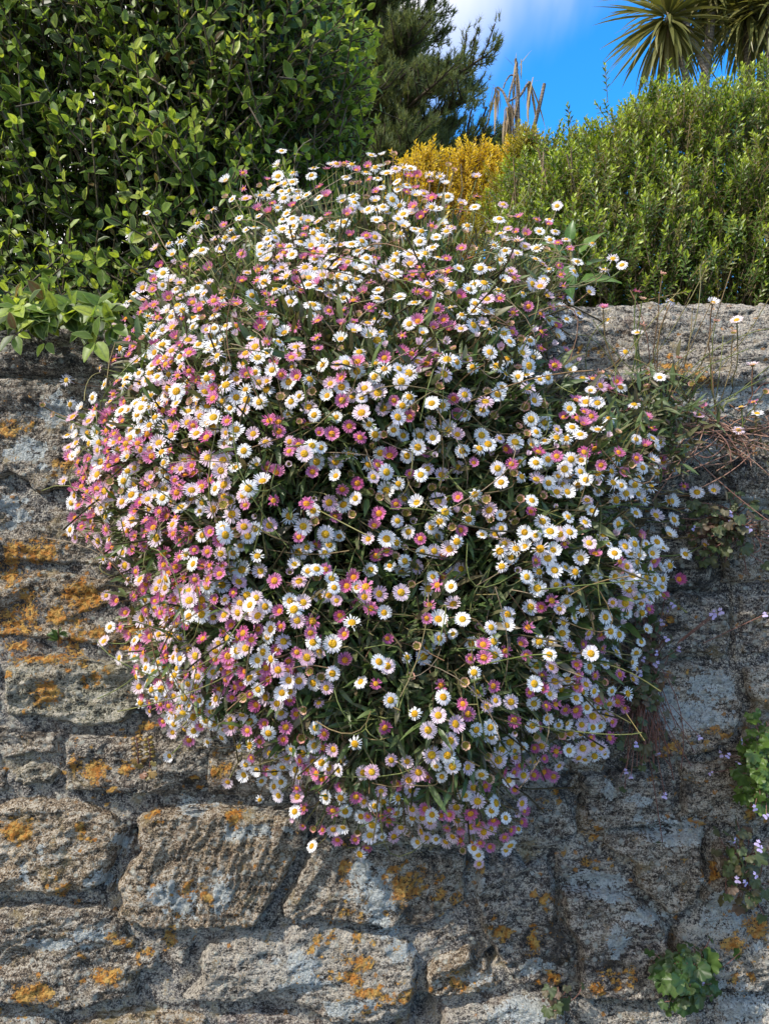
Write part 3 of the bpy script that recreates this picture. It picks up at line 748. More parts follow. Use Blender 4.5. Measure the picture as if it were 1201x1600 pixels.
def inside(px, py): return poly_sd(np.stack([px, py], -1), OUTP)

DENS = np.array([
    [0, 2, 11, 16, 17, 16, 13, 5, 0, 0],
    [0, 12, 18, 18, 17, 17, 16, 10, 3, 0],
    [6, 16, 16, 14, 9, 8, 8.5, 8, 3, 0],
    [12, 16, 16, 11, 5.5, 6, 7, 9, 9, 6],
    [16, 16, 15, 8, 4, 4.5, 6, 9, 12, 9],
    [16, 16, 12, 6, 5, 7, 7, 8, 9, 9],
    [14, 16, 12, 8, 7, 6, 4, 6, 12, 13],
    [12, 16, 13, 8, 4, 2.6, 5, 8, 11, 8],
    [12, 16, 15, 9, 2.8, 1.6, 4, 9, 12, 10],
    [10, 14, 16, 14, 8, 6, 8, 12, 12, 8],
    [6, 10, 14, 15, 14, 12, 11, 11, 8, 4]], float)
PINKF = np.array([
    [.2, .2, .2, .25, .25, .2, .25, .1, .1, .1],
    [.2, .3, .25, .25, .25, .25, .25, .2, .2, .1],
    [.4, .35, .3, .3, .35, .35, .25, .25, .2, .2],
    [.3, .35, .35, .35, .25, .25, .25, .2, .3, .3],
    [.35, .4, .35, .3, .15, .15, .3, .2, .3, .2],
    [.6, .5, .35, .3, .3, .2, .25, .3, .2, .1],
    [.5, .7, .5, .3, .4, .2, .2, .25, .15, .15],
    [.4, .6, .45, .35, .45, .3, .3, .3, .25, .2],
    [.3, .5, .6, .5, .5, .2, .35, .35, .3, .2],
    [.3, .4, .4, .45, .45, .3, .3, .4, .4, .3],
    [.3, .3, .4, .4, .45, .4, .4, .3, .3, .3]])
def gridv(A, px, py):
    u = np.clip((px - 150) / 100, 0, 8.999); v = np.clip((py - 300) / 100, 0, 9.999)
    i = u.astype(int); j = v.astype(int); a = u - i; b = v - j
    return (A[j, i] * (1 - a) + A[j, i + 1] * a) * (1 - b) + (A[j + 1, i] * (1 - a) + A[j + 1, i + 1] * a) * b

daisy = thing('daisy_plant', 'great round cascade of white and pink fleabane daisies spilling down the wall', 'flowering plant', tuple(at(600, 480, 0.12)))

def flower_field():
    pts = []; kinds = []; cell = {}
    def free(x, y, r):
        ci, cj = int(x // 30), int(y // 30)
        for a in (-1, 0, 1):
            for b in (-1, 0, 1):
                for (q, w) in cell.get((ci + a, cj + b), ()):
                    if (q - x) ** 2 + (w - y) ** 2 < r * r: return False
        return True
    want = 1800; tries = 0
    R = random.Random(11)
    xs = np.array([R.uniform(95, 1075) for _ in range(90000)]); ys = np.array([R.uniform(240, 1350) for _ in range(90000)])
    sdv = inside(xs, ys); dn = gridv(DENS, xs, ys) / 15.5; pk = gridv(PINKF, xs, ys)
    cl = vnoise(np.stack([xs / 62, ys / 62, xs * 0], -1))
    pkc = vnoise(np.stack([xs / 48 + 9, ys / 48, xs * 0 + 4], -1))
    for i in range(90000):
        if len(pts) >= want: break
        if sdv[i] < 4: continue
        p = dn[i] * (0.16 + 2.0 * max(0, cl[i] - .28))
        if R.random() > p * .8: continue
        rmin = 11.5 if R.random() < .55 else 15.5
        rmin *= 1.35 - .5 * dn[i]
        if not free(xs[i], ys[i], rmin): continue
        cell.setdefault((int(xs[i] // 30), int(ys[i] // 30)), []).append((xs[i], ys[i]))
        pts.append((xs[i], ys[i]))
        q = R.random(); pf = pk[i] * (.45 + 1.1 * pkc[i])
        if q < pf * .85: k = 2
        elif q < pf * 1.4: k = 1
        elif R.random() < .15 + .10 * (dn[i] < .6): k = 3 if R.random() < .72 else 4
        else: k = 0
        kinds.append(k)
    # strays that stand clear of the mass
    for (x, y, k) in [(440, 236, 0), (434, 258, 0), (458, 270, 0), (353, 282, 0), (380, 270, 2), (230, 333, 0), (234, 366, 3), (243, 388, 1), (303, 332, 3), (352, 308, 3), (526, 256, 1), (537, 258, 3), (580, 243, 0), (597, 242, 0), (615, 241, 3), (631, 262, 0),
                      (709, 266, 3), (744, 276, 1), (700, 258, 3), (858, 343, 0), (870, 322, 0), (925, 380, 0), (957, 404, 0), (971, 414, 0), (943, 422, 0), (920, 456, 0), (904, 490, 0), (948, 500, 0), (104, 594, 0), (110, 632, 0), (127, 637, 0), (67, 633, 3), (84, 648, 3),
                      (106, 680, 0), (114, 712, 0), (100, 752, 1), (118, 840, 1), (110, 828, 0), (172, 980, 0), (163, 1002, 1), (187, 1028, 0), (220, 1098, 0), (265, 1181, 0), (356, 1222, 1), (406, 1250, 0), (1100, 851, 1), (1070, 866, 0), (1072, 697, 0), (1049, 783, 0), (1088, 769, 0), (1114, 766, 0), (1045, 784, 0), (1024, 980, 3), (944, 1177, 0), (913, 1187, 0), (740, 1325, 0), (790, 1328, 0), (748, 1350, 1), (562, 1335, 0), (487, 1322, 0), (817, 1275, 0), (977, 550, 0), (963, 596, 2), (1010, 582, 3), (1060, 630, 3), (1032, 716, 2), (1026, 738, 0), (1008, 762, 0), (1052, 735, 0), (1068, 760, 2), (1076, 792, 0), (1052, 812, 0), (1034, 856, 0), (1060, 905, 2), (1046, 884, 0), (1078, 838, 3), (1022, 905, 0), (1036, 930, 2), (1012, 935, 0), (1094, 800, 3), (1030, 690, 1), (1044, 668, 0), (1014, 652, 0), (990, 632, 0), (1006, 632, 0)]:
        pts.append((x, y)); kinds.append(k)
    P = np.array(pts); K = np.array(kinds)
    return P[:, 0], P[:, 1], K
fx, fy, fk = flower_field()
fp, fn = mound(fx, fy)
n = len(fx)
push = np.clip(rng.normal(.012, .012, n), -.008, .04)
fpos = fp + fn * push[:, None]
# keep it at the pixel it was read from
fpos = at(fx, fy, np.minimum(fpos[:, 1], -0.03 + .2 * (fy < 520)))
face = fn * .62 + np.array([-.08, -.55, .38]) + rng.normal(0, .27, (n, 3))
face /= np.linalg.norm(face, axis=1, keepdims=True)
# flowers on the garden side of the mound
nb = 110
bx = rng.uniform(330, 880, nb); by = rng.uniform(270, 450, nb); bp_, bn_ = mound(bx, by)
ok = inside(bx, by) > 12; bp_ = bp_[ok]; bn_ = bn_[ok]
Bedge = 0.15 * np.clip((560 - by[ok]) / 230, 0, 1)
bpos = bp_.copy(); bpos[:, 1] = Bedge + (Bedge - bp_[:, 1]) * .7
bface = bn_ * np.array([1, -1, 1]) * .6 + np.array([-.1, 0, .6]) + rng.normal(0, .25, (len(bpos), 3))
fpos = np.concatenate([fpos, bpos]); face = np.concatenate([face, bface]); face /= np.linalg.norm(face, axis=1, keepdims=True)
fk = np.concatenate([fk, rng.choice([0, 0, 0, 1, 2, 3], len(bpos))])
n = len(fpos)
fsize = np.clip(rng.normal(1.0, .12, n), .72, 1.25)
FM = frames(fpos, face, None, fsize)
BUD_T = []
for i in range(3):
    t = flower_tpl(14, R0 * .42, .5, .34, [1.5, 2.2, 1.1][i], [.3, .9, -.3][i], 90 + i, .08); BUD_T.append(t)
BUD_D = [disc_tpl(R0 * .42, .55, .35) for _ in BUD_T]
def place_flowers(parent, FM, fk):
    for k, (nm, T, D, mp, md) in enumerate([('white_daisy', WHITE_T, WHITE_D, M_WHITE, M_DISC), ('pale_pink_daisy', PALE_T, PALE_D, M_PALE, M_DISC), ('pink_daisy', PINK_T, PINK_D, M_PINK, M_DISC_O), ('faded_daisy', SPENT_T, SPENT_D, M_PEACH, M_DISC_G), ('daisy_bud', BUD_T, BUD_D, M_PALE, M_DISC_G)]):
        sel = np.nonzero(fk == k)[0]
        if not len(sel): continue
        var = rng.integers(0, len(T), len(sel))
        T2 = []
        for a, b in zip(T, D):      # whole flower for the joined remainder
            t = Tpl(); t.V = [a.V, b.V]; t.a = [a.a, b.a]; kk = len(a.V)
            t.f3 = list(a.f3) + list(b.f3 + kk); t.f4 = list(a.f4) + list(b.f4 + kk); t.m3 = list(a.m3) + [2] * len(b.f3); t.m4 = list(a.m4) + [2] * len(b.f4)
            T2.append(t.done())
        dm = [d.mesh('flower_disc', [md]) for d in D]
        Ms = FM[sel]
        facing = np.clip(-Ms[:, 1, 2] / np.linalg.norm(Ms[:, :3, 2], axis=1), 0, 1)
        d = Ms[:, 1, 3] + 1; sc = np.linalg.norm(Ms[:, :3, 0], axis=1) / d * (.25 + facing)
        order = np.argsort(-sc); top = order[:300]; rest = order[300:]
        ms = [t.mesh(nm, [mp, M_CUP]) for t in T]
        for i in top:
            o = link(nm, ms[var[i]], parent, Ms[i])
            c = bpy.data.objects.new('flower_disc', dm[var[i]]); COL.objects.link(c); c.parent = o
        if len(rest):
            link(nm + '_mass', bake(nm + '_mass', T2, Ms[rest], var[rest], [mp, M_CUP, md]), parent, None, 'stuff')
place_flowers(daisy, FM, fk)

# stalks: from each head back into the plant
def stalks(parent, heads, face, roots, name='flower_stalks', bend=.05, rad=.00075):
    mid = heads - face * bend * rng.uniform(.6, 1.3, (len(heads), 1)); mid[:, 2] -= .008
    mid = mid * .75 + (heads + roots) * .125
    pth = bez(roots, mid, heads - face * .0028, 8)
    pth[:, 2:6] += rng.normal(0, .0012, (len(heads), 4, 3))
    link(name, tube_mesh(name, pth, rad * rng.uniform(.8, 1.4, (len(heads), 1)), M_STEM, 4), parent, None, 'stuff')
hx, hy = to_px(fpos)
rx = hx + (570 - hx) * rng.uniform(.12, .4, n); ry = hy + (560 - hy) * rng.uniform(.05, .32, n) + 10
rp, rn = mound(rx, ry)
roots = rp - rn * rng.uniform(.04, .10, (n, 1))
isb = fpos[:, 1] > .16
roots[isb] = fpos[isb] * np.array([.8, .5, 1]) - np.array([0, 0, .12])
stalks(daisy, fpos, face, roots)
# bare stalks, twisted dry ones and buds among the heads
nx_ = 1100
sx = rng.uniform(120, 1040, nx_); sy = rng.uniform(270, 1320, nx_); okk = inside(sx, sy) > 20 + 30 * (sy > 1100); sx, sy = sx[okk], sy[okk]
sp_, sn_ = mound(sx, sy)
e1 = sp_ + sn_ * rng.uniform(-.005, .02, (len(sx), 1)); e0 = sp_ + rng.normal(0, .05, sp_.shape) - sn_ * .05
link('bare_stalks', tube_mesh('bare_stalks', bez(e0, (e0 + e1) / 2 + rng.normal(0, .032, e0.shape), e1, 7), .00062, M_STEM, 4), daisy, None, 'stuff')
nd = 80
e1, e0 = e1[:nd] + rng.normal(0, .01, (nd, 3)), e0[:nd] + rng.normal(0, .02, (nd, 3))
link('dry_stalks', tube_mesh('dry_stalks', bez(e0, (e0 + e1) / 2 + sn_[:nd] * .04 + rng.normal(0, .03, e0.shape), e1 + rng.normal(0, .02, e0.shape), 8), .0005, M_DRY, 4), daisy, None, 'stuff')

# leaves of the plant
DL = [leaf_tpl(L, W, 4, .3, c, .8).done() for L, W, c in ((.022, .0042, .15), (.027, .0046, .3), (.018, .0036, -.1), (.025, .0058, .2))]
nl = 21000
lx = rng.uniform(100, 1060, nl * 2); ly = rng.uniform(255, 1330, nl * 2); sd_ = inside(lx, ly); ok = sd_ > 26 + 34 * np.clip((ly - 1050) / 150, 0, 1)
lx, ly, sd_ = lx[ok][:nl], ly[ok][:nl], sd_[ok][:nl]
lp, ln = mound(lx, ly)
dep = rng.gamma(2.0, .022, len(lx)) - .002
dep = dep + .016 * np.clip((470 - ly) / 120, 0, 1)
lp = lp - ln * dep[:, None]
good = (lp[:, 1] < -.012) | (lp[:, 2] > CAMZ + .27)
lp, ln = lp[good], ln[good]
ld = ln * rng.uniform(.2, 1.0, (len(lp), 1)) + np.array([-.1, 0, .25]) + rng.normal(0, .55, lp.shape)
nrm = np.array([-.2, -.6, .8]) + rng.normal(0, .5, lp.shape)
LM = leaf_frames(lp, ld, nrm, np.clip(rng.normal(1, .2, len(lp)), .6, 1.5))
# leaves behind the crest
nb2 = 800
bx = rng.uniform(330, 880, nb2); by = rng.uniform(300, 470, nb2); ok = inside(bx, by) > 30
q, qn = mound(bx[ok], by[ok]); Be = .15 * np.clip((560 - by[ok]) / 230, 0, 1)
q[:, 1] = Be + (Be - q[:, 1]) * rng.uniform(-.6, .65, len(q))
LM2 = leaf_frames(q, rng.normal(0, .6, q.shape) + np.array([0, .2, .5]), rng.normal(0, .5, q.shape) + np.array([0, 0, .8]), 1.0)
LMs = np.concatenate([LM, LM2])
split_parts(daisy, 'leaf', 'leaf_mass', DL, LMs, rng.integers(0, 4, len(LMs)), [M_DLEAF], 300, 7)
# tangle of old stems deep inside
def thatch():
    m = 4200
    tx = rng.uniform(120, 1050, m * 2); ty = rng.uniform(280, 1310, m * 2); ok = inside(tx, ty) > 45; tx, ty = tx[ok][:m], ty[ok][:m]
    p, nn = mound(tx, ty)
    a = p - nn * rng.uniform(.05, .12, (len(tx), 1)); a[:, 1] = np.where(a[:, 2] < CAMZ + .27, np.minimum(a[:, 1], -.015), a[:, 1])
    b = a + rng.normal(0, .045, a.shape); b[:, 1] = np.minimum(b[:, 1], np.where(b[:, 2] < CAMZ + .27, -.01, .3))
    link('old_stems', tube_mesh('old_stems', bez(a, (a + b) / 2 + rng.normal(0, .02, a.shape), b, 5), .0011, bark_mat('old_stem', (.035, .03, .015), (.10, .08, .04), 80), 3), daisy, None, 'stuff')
    # dark inner shell, added to keep the wall from showing through the plant
    step = 3
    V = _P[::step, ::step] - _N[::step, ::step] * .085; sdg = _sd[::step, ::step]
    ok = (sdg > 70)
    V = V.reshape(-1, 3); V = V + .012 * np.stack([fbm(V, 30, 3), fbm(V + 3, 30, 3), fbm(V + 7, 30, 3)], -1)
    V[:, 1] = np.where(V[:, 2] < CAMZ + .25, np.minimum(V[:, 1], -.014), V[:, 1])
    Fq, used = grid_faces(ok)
    link('inner_core', make_mesh('inner_core', V[used], [Fq], [earth_mat('dark_core', (.012, .014, .008), (.05, .045, .022))]), daisy, None, 'stuff')
thatch()

# ------------------------------------------------------------------ thin daisy plant on the wall top at the right
d2 = thing('daisy_plant', 'thin straggly daisy plant on the sunlit capstone to the right of the flower mass', 'flowering plant', tuple(at(1040, 650, -.03)))
sp = [(994, 456, 2), (1003, 467, 3), (1049, 470, 0), (1113, 473, 0), (942, 480, 2), (1150, 500, 1), (1118, 502, 3), (1096, 636, 2), (1091, 648, 1), (1157, 636, 0), (1182, 646, 0), (1176, 628, 2), (1195, 612, 3), (1153, 672, 1), (995, 520, 0), (1003, 508, 3), (1010, 604, 3), (1175, 570, 1), (1035, 428, 3), (1080, 600, 3), (1145, 520, 3), (1060, 560, 3), (1030, 590, 0), (985, 640, 2), (1000, 660, 0), (1020, 690, 0), (1040, 660, 1)]
sx = np.array([s[0] for s in sp], float); sy = np.array([s[1] for s in sp], float); sk = np.array([s[2] for s in sp])
sy_ = np.where(sy < 600, rng.uniform(-.09, -.05, len(sp)), -.06)
hp = at(sx, sy, sy_)
hf = np.array([0, -.45, .8]) + rng.normal(0, .25, (len(sp), 3)); hf /= np.linalg.norm(hf, axis=1, keepdims=True)
place_flowers(d2, frames(hp, hf, None, .95), sk)
rt = at(np.where(sx > 1090, 1120 + (sx - 1120) * .4, 1020 + (sx - 1020) * .3), np.maximum(640, sy + 60), -.035) + rng.normal(0, .004, (len(sp), 3))
stalks(d2, hp, hf, rt, bend=.07)
m = 420
cx = np.where(rng.random(m) < .7, rng.normal(1035, 32, m), rng.normal(980, 40, m)); cy = rng.normal(665, 34, m)
lp = at(cx, cy, rng.uniform(-.08, -.035, m))
LM = leaf_frames(lp, np.array([.1, -.3, .3]) + rng.normal(0, .6, (m, 3)), np.array([-.2, -.7, .6]) + rng.normal(0, .4, (m, 3)), rng.uniform(.7, 1.2, m))
M_DLEAF2 = leaf_mat('pale_daisy_leaf', [(.07, .11, .04), (.10, .15, .06), (.13, .15, .07), (.14, .10, .06)], mid=(.14, .18, .08), trans=.25)
split_parts(d2, 'leaf', 'leaf_mass', DL, LM, rng.integers(0, 4, m), [M_DLEAF2], 200, 8)
m = 26
a = at(rng.normal(1040, 60, m), rng.uniform(600, 690, m), -.035); b = a + np.stack([rng.normal(0, .06, m), rng.uniform(-.05, -.01, m), rng.uniform(.02, .15, m)], -1)
link('bare_stalks', tube_mesh('bare_stalks', bez(a, (a + b) / 2 + rng.normal(0, .02, a.shape), b, 7), .0006, M_STEM, 4), d2, None, 'stuff')

# ------------------------------------------------------------------ small wall plants
M_TOAD = leaf_mat('toadflax_leaf', [(.03, .07, .02), (.05, .10, .025), (.075, .135, .033), (.06, .09, .03)], trans=.3, rough=.4, mid=(.12, .2, .06))
M_LILAC = petal_mat('lilac_petal', (.50, .42, .72), (.55, .48, .80), (.62, .55, .80))
M_RED = bark_mat('red_stem', (.15, .07, .055), (.27, .14, .11), 100)
def lobed_leaf(R, lobes=5, seed=0):
    t = Tpl(); V = [(0, 0, 0)]; A = [(0, 0, 0)]; k = lobes * 4; rr = random.Random(seed)
    for i in range(k + 1):
        an = math.radians(-60) + math.radians(300) * i / k
        q = abs(math.sin(math.pi * i / 4)) if False else (1 - .26 * (abs((i % 4) - 2) / 2) ** 1.5)
        r = R * q * (1.0 if 2 < i < k - 2 else .85) * rr.uniform(.94, 1.06)
        V.append((r * math.cos(an), r * math.sin(an) + R * .45, .12 * R * math.sin(i * 1.3) - .1 * R)); A.append((q, 1, 0))
    f3 = [(0, 1 + i, 2 + i) for i in range(k)]
    V[0] = (0, R * .18, .05 * R)
    return t.add(V, f3=f3, a=A).done()
TOADL = [lobed_leaf(.011, 5, 1), lobed_leaf(.008, 5, 2), lobed_leaf(.0135, 6, 3)]
def little_flower(R):
    t = Tpl()
    for an, L, w in ((90, 1.0, .5), (130, .8, .4), (50, .8, .4), (235, 1.1, .75), (305, 1.1, .75), (270, .9, .6)):
        a = math.radians(an); V = []; A = []
        for q, ww in ((.1, .3), (.7, 1), (1, .5)):
            for s in (-1, 1):
                x, y = L * R * q, s * w * R * .5 * ww
                V.append((x * math.cos(a) - y * math.sin(a), x * math.sin(a) + y * math.cos(a), .25 * R * (1 - q))); A.append((q, 1, 0))
        t.add(V, [(0, 2, 3, 1), (2, 4, 5, 3)], m=0, a=A)
    k = 6; V = [(.18 * R * math.cos(q * math.pi / 3), .18 * R * math.sin(q * math.pi / 3), .2 * R) for q in range(k)] + [(0, 0, .4 * R), (0, -.1 * R, -.8 * R)]
    t.add(V, f3=[(q, (q + 1) % k, k) for q in range(k)] + [((q + 1) % k, q, k + 1) for q in range(k)], m=1)
    return t.done()
LILF = little_flower(.0048)
def toadflax(label, cx, cy, spx, spy, nleaf, flowers, size=1.0, thick=.04, mat=M_TOAD, trail=0, group=None):
    r = thing('toadflax_plant', label, 'wall plant', tuple(at(cx, cy, -.02)), group)
    xs = cx + rng.normal(0, spx, nleaf); ys = cy + rng.normal(0, spy, nleaf)
    rr = np.hypot((xs - cx) / spx, (ys - cy) / spy)
    yy = -.028 - thick * np.clip(1.2 - rr * .45, 0.1, 1) * rng.uniform(.3, 1, nleaf)
    P = at(xs, ys, yy)
    N = np.array([-.15, -.75, .45]) + np.stack([(xs - cx) / spx * .25, xs * 0, -(ys - cy) / spy * .2], -1) + rng.normal(0, .28, (nleaf, 3))
    M = leaf_frames(P, np.array([0, -.2, -.9]) + rng.normal(0, .6, (nleaf, 3)), N, size * rng.uniform(.65, 1.25, nleaf))
    split_parts(r, 'leaf', 'leaf_mass', TOADL, M, rng.integers(0, 3, nleaf), [mat], 150, 8)
    c = at(np.full(nleaf, cx), np.full(nleaf, cy), -.012) + rng.normal(0, .008, (nleaf, 3))
    link('leaf_stalks', tube_mesh('leaf_stalks', bez(c, (c + P) / 2 + rng.normal(0, .006, P.shape) + np.array([0, -.01, 0]), P, 6), .0006, M_RED, 4), r, None, 'stuff')
    if flowers:
        fp_ = at(np.array([f[0] for f in flowers], float), np.array([f[1] for f in flowers], float), -.055)
        ff = np.array([0, -1, .25]) + rng.normal(0, .45, (len(flowers), 3))
        Mf = leaf_frames(fp_, np.array([[0, .2, 1.0]]) + rng.normal(0, .45, (len(flowers), 3)), ff, rng.uniform(.7, 1.0, len(flowers)))
        me = LILF.mesh('lilac_flower', [M_LILAC, M_CUP])
        for i in range(len(flowers)): link('lilac_flower', me, r, Mf[i])
        c = at(np.array([cx + (f[0] - cx) * .5 for f in flowers], float), np.array([cy + (f[1] - cy) * .5 for f in flowers], float), -.03)
        link('flower_stalks', tube_mesh('flower_stalks', bez(c, (c + fp_) / 2, fp_, 6), .0005, M_RED, 4), r, None, 'stuff')
    if trail:
        a = at(cx + rng.normal(0, spx * .5, trail), cy + rng.normal(0, spy * .4, trail), -.03)
        b = at(cx + rng.normal(20, spx * 1.2, trail), cy + rng.uniform(.6, 2.2, trail) * spy, -.03)
        link('trailing_stems', tube_mesh('trailing_stems', bez(a, (a + b) / 2 + rng.normal(0, .016, a.shape), b, 8), .0006, M_RED, 4), r, None, 'stuff')
    return r
M_TOAD_B = leaf_mat('bright_toadflax_leaf', [(.06, .12, .022), (.09, .16, .03), (.13, .21, .04)], trans=.3, rough=.4, mid=(.2, .28, .08))
M_TOAD_D = leaf_mat('dull_toadflax_leaf', [(.05, .08, .03), (.08, .10, .04), (.12, .07, .05), (.07, .11, .04)], trans=.25, rough=.5)
toadflax('bright green toadflax clump at the right edge of the wall', 1194, 1192, 18, 36, 170, [(1158, 1158), (1125, 1178), (1137, 1180), (1152, 1192), (1190, 1208), (1178, 1262), (1197, 1275), (1110, 1208)], .8, .045, M_TOAD_B)
toadflax('dark green toadflax clump low on the wall above the bottom edge', 1072, 1530, 22, 26, 105, [(1097, 1537), (1041, 1540)], .98, .045, M_TOAD)
toadflax('straggling toadflax with several lilac flowers beside a round orange lichen patch', 1160, 1355, 20, 34, 60, [(1147, 1313), (1183, 1317), (1187, 1326), (1159, 1342), (1151, 1374), (1179, 1367), (1163, 1379)], .8, .03, M_TOAD_D, 6)
toadflax('olive toadflax patch on the wall below the dry trailing stems', 1135, 818, 32, 24, 110, [(1083, 825), (1139, 816), (1168, 827), (1140, 803), (1205, 835)], .62, .035, M_TOAD_D, 8)
toadflax('reddish toadflax trailing down the shaded wall from the right edge of the daisies', 1002, 1050, 20, 80, 190, [(1008, 980), (1033, 972), (1040, 998), (1025, 1020), (1005, 1030), (1025, 1037), (993, 1163), (1028, 1178), (977, 1205), (985, 1213), (1112, 962), (1125, 955), (1060, 1014), (1000, 1052), (1038, 1243), (1092, 1152), (1050, 945), (1042, 952), (1115, 957), (1194, 960)], .55, .03, M_TOAD_D, 24)
toadflax('tiny toadflax sprig in the joint under a broad dark stone', 872, 1565, 12, 12, 14, [], .8, .015, M_TOAD_D)

# seedling
sd1 = thing('seedling', 'small green seedling rooted beside orange lichen on the left of the wall', 'seedling', tuple(at(92, 1005, -.02)))
SL = leaf_tpl(.018, .006, 4, .2, .2, .7).done()
ang = np.array([-70, -45, -15, 15, 50, 80, 110, -110]); P = at(np.full(8, 92.0), np.linspace(1000, 985, 8), -.026)
D = np.stack([np.sin(np.radians(ang)), np.full(8, -.5), np.cos(np.radians(ang)) * .7], -1)
for Mi in leaf_frames(P, D, np.array([[0, -.8, .7]]).repeat(8, 0), rng.uniform(.7, 1.0, 8)): link('leaf', bpy.data.meshes.get('seedling_leaf') or SL.mesh('seedling_leaf', [M_TOAD]), sd1, Mi)
link('stem', tube_mesh('stem', bez(at(np.array([92.]), np.array([1010.]), -.01), at(np.array([92.]), np.array([1000.]), -.03), at(np.array([92.]), np.array([982.]), -.03), 5), .0011, M_STEM, 5), sd1)

# navelwort with red stalks
nv = thing('navelwort_plant', 'little navelwort with two red stalks of buds below the left of the daisies', 'wall plant', tuple(at(225, 1205, -.02)))
M_NAV = leaf_mat('navelwort_leaf', [(.22, .10, .06), (.18, .16, .06), (.26, .15, .05)], trans=.2, rough=.35)
M_BUD = leaf_mat('navelwort_bud', [(.36, .22, .05), (.30, .26, .08), (.34, .16, .07)], trans=.15)
for (x0, y0, x1, y1) in [(216, 1200, 213, 1150), (235, 1198, 232, 1152)]:
    p = bez(at(np.array([x0 * 1.]), np.array([y0 * 1.]), -.015), at(np.array([x0 + 2.]), np.array([(y0 + y1) / 2.]), -.045), at(np.array([x1 * 1.]), np.array([y1 * 1.]), -.045), 9)
    s = link('flower_stalk', tube_mesh('flower_stalk', p, .0014, M_RED, 6), nv)
    t = Tpl()
    for j in range(9):
        b = p[0, 3] + (p[0, 8] - p[0, 3]) * (j / 8) + np.array([.0035 * (-1) ** j, -.001, 0])
        th = np.arange(6) * math.pi / 3
        V = [tuple(b + np.array([0, 0, .0028]))] + [tuple(b + np.array([.0042 * math.cos(q), .0036 * math.sin(q), 0])) for q in th] + [tuple(b - np.array([0, 0, .0028]))]
        t.add(V, f3=[(0, 1 + q, 1 + (q + 1) % 6) for q in range(6)] + [(7, 1 + (q + 1) % 6, 1 + q) for q in range(6)])
    c = bpy.data.objects.new('buds', t.done().mesh('buds', [M_BUD])); COL.objects.link(c); c.parent = s
NL = lobed_leaf(.0075, 7, 9)
for (x, y, sz) in [(216, 1193, 1.0), (238, 1204, 1.0), (222, 1208, .8), (208, 1185, .7), (240, 1190, .7), (230, 1212, .6)]:
    Mi = leaf_frames(at(np.array([x * 1.]), np.array([y * 1.]), -.045), np.array([[.1, -.2, -.9]]) + rng.normal(0, .3, (1, 3)), np.array([[0, -.9, .3]]) + rng.normal(0, .2, (1, 3)), sz)[0]
    link('leaf', bpy.data.meshes.get('navelwort_leaf') or NL.mesh('navelwort_leaf', [M_NAV]), nv, Mi)

# dry trailing stems at the right
dr = thing('trailing_weed', 'tangle of thin reddish dry stems trailing along the ledge at the right edge', 'weed', tuple(at(1150, 655, -.03)))
m = 70
a = at(rng.uniform(1060, 1230, m), rng.normal(668, 14, m), -.04); b = a + np.stack([rng.normal(0, .09, m), rng.uniform(-.04, 0, m), rng.normal(-.02, .03, m)], -1)
link('dry_stems', tube_mesh('dry_stems', bez(a, (a + b) / 2 + np.stack([rng.normal(0, .02, m), rng.uniform(-.03, 0, m), rng.normal(0, .018, m)], -1), b, 8), .0007, bark_mat('red_dry_stem', (.20, .10, .08), (.36, .22, .16), 80), 4), dr, None, 'stuff')
m = 110
LM = leaf_frames(at(rng.normal(1150, 50, m), rng.normal(690, 26, m), rng.uniform(-.06, -.035, m)), rng.normal(0, .6, (m, 3)), np.array([0, -.8, .5]) + rng.normal(0, .4, (m, 3)), rng.uniform(.4, .8, m))
split_parts(dr, 'leaf', 'leaf_mass', DL, LM, rng.integers(0, 4, m), [leaf_mat('weed_leaf', [(.10, .11, .05), (.16, .12, .07), (.08, .09, .04)], trans=.2)], 60, 8)

# ------------------------------------------------------------------ left hedge
M_HL = leaf_mat('hedge_leaf', [(.03, .055, .016), (.055, .10, .024), (.16, .26, .04), (.31, .42, .055), (.50, .56, .085)], edge=(.30, .38, .13), mid=(.14, .2, .07), trans=.44, rough=.42, spec=.35, brown=(.16, .09, .04))
M_TWIG = bark_mat('hedge_twig', (.06, .045, .03), (.16, .13, .09), 70)
hedge = thing('leafy_hedge', 'tall dense hedge of oval pale-edged leaves overhanging the left of the wall', 'hedge', (-.75, .8, GARDEN))
def noise_off(P, amp, sc, seed=0):
    return amp * fbm(P + seed, sc, 3)
def hedge_pts(n, layer, far=.80):
    """points and normals on the hedge's rounded front, side and top"""
    z = rng.uniform(GARDEN + .02, 2.85, n); s = rng.uniform(0, 1.75, n)
    P = np.zeros((n, 3)); N = np.zeros((n, 3))
    # outline in plan: straight front from x=-1.9 to -.33, quarter round radius .24, then the side going back
    yf = .40 - .30 * np.clip((2.05 - z) / .45, 0, 1) ** 1.3
    xr = -.115 - .05 * np.clip((2.35 - z) / .8, 0, 1)
    R = .26
    x_end = xr - R
    Lf = far; La = R * math.pi / 2
    s = rng.uniform(0, Lf + La + .55, n)
    front = s < Lf; arc = (s >= Lf) & (s < Lf + La); side = s >= Lf + La
    P[:, 0] = np.where(front, x_end - Lf + s, 0); P[:, 1] = yf
    N[:, 1] = -1
    th = (s - Lf) / R
    P[arc, 0] = x_end[arc] + R * np.sin(th[arc]); P[arc, 1] = yf[arc] + R * (1 - np.cos(th[arc])); N[arc, 0] = np.sin(th[arc]); N[arc, 1] = -np.cos(th[arc])
    P[side, 0] = xr[side]; P[side, 1] = yf[side] + R + (s[side] - Lf - La); N[side, 0] = 1; N[side, 1] = 0
    P[:, 2] = z
    lump = .075 * fbm(P, 5.0, 3) + .03 * fbm(P, 14, 2)
    P = P + N * (lump - layer)[:, None]
    return P, N
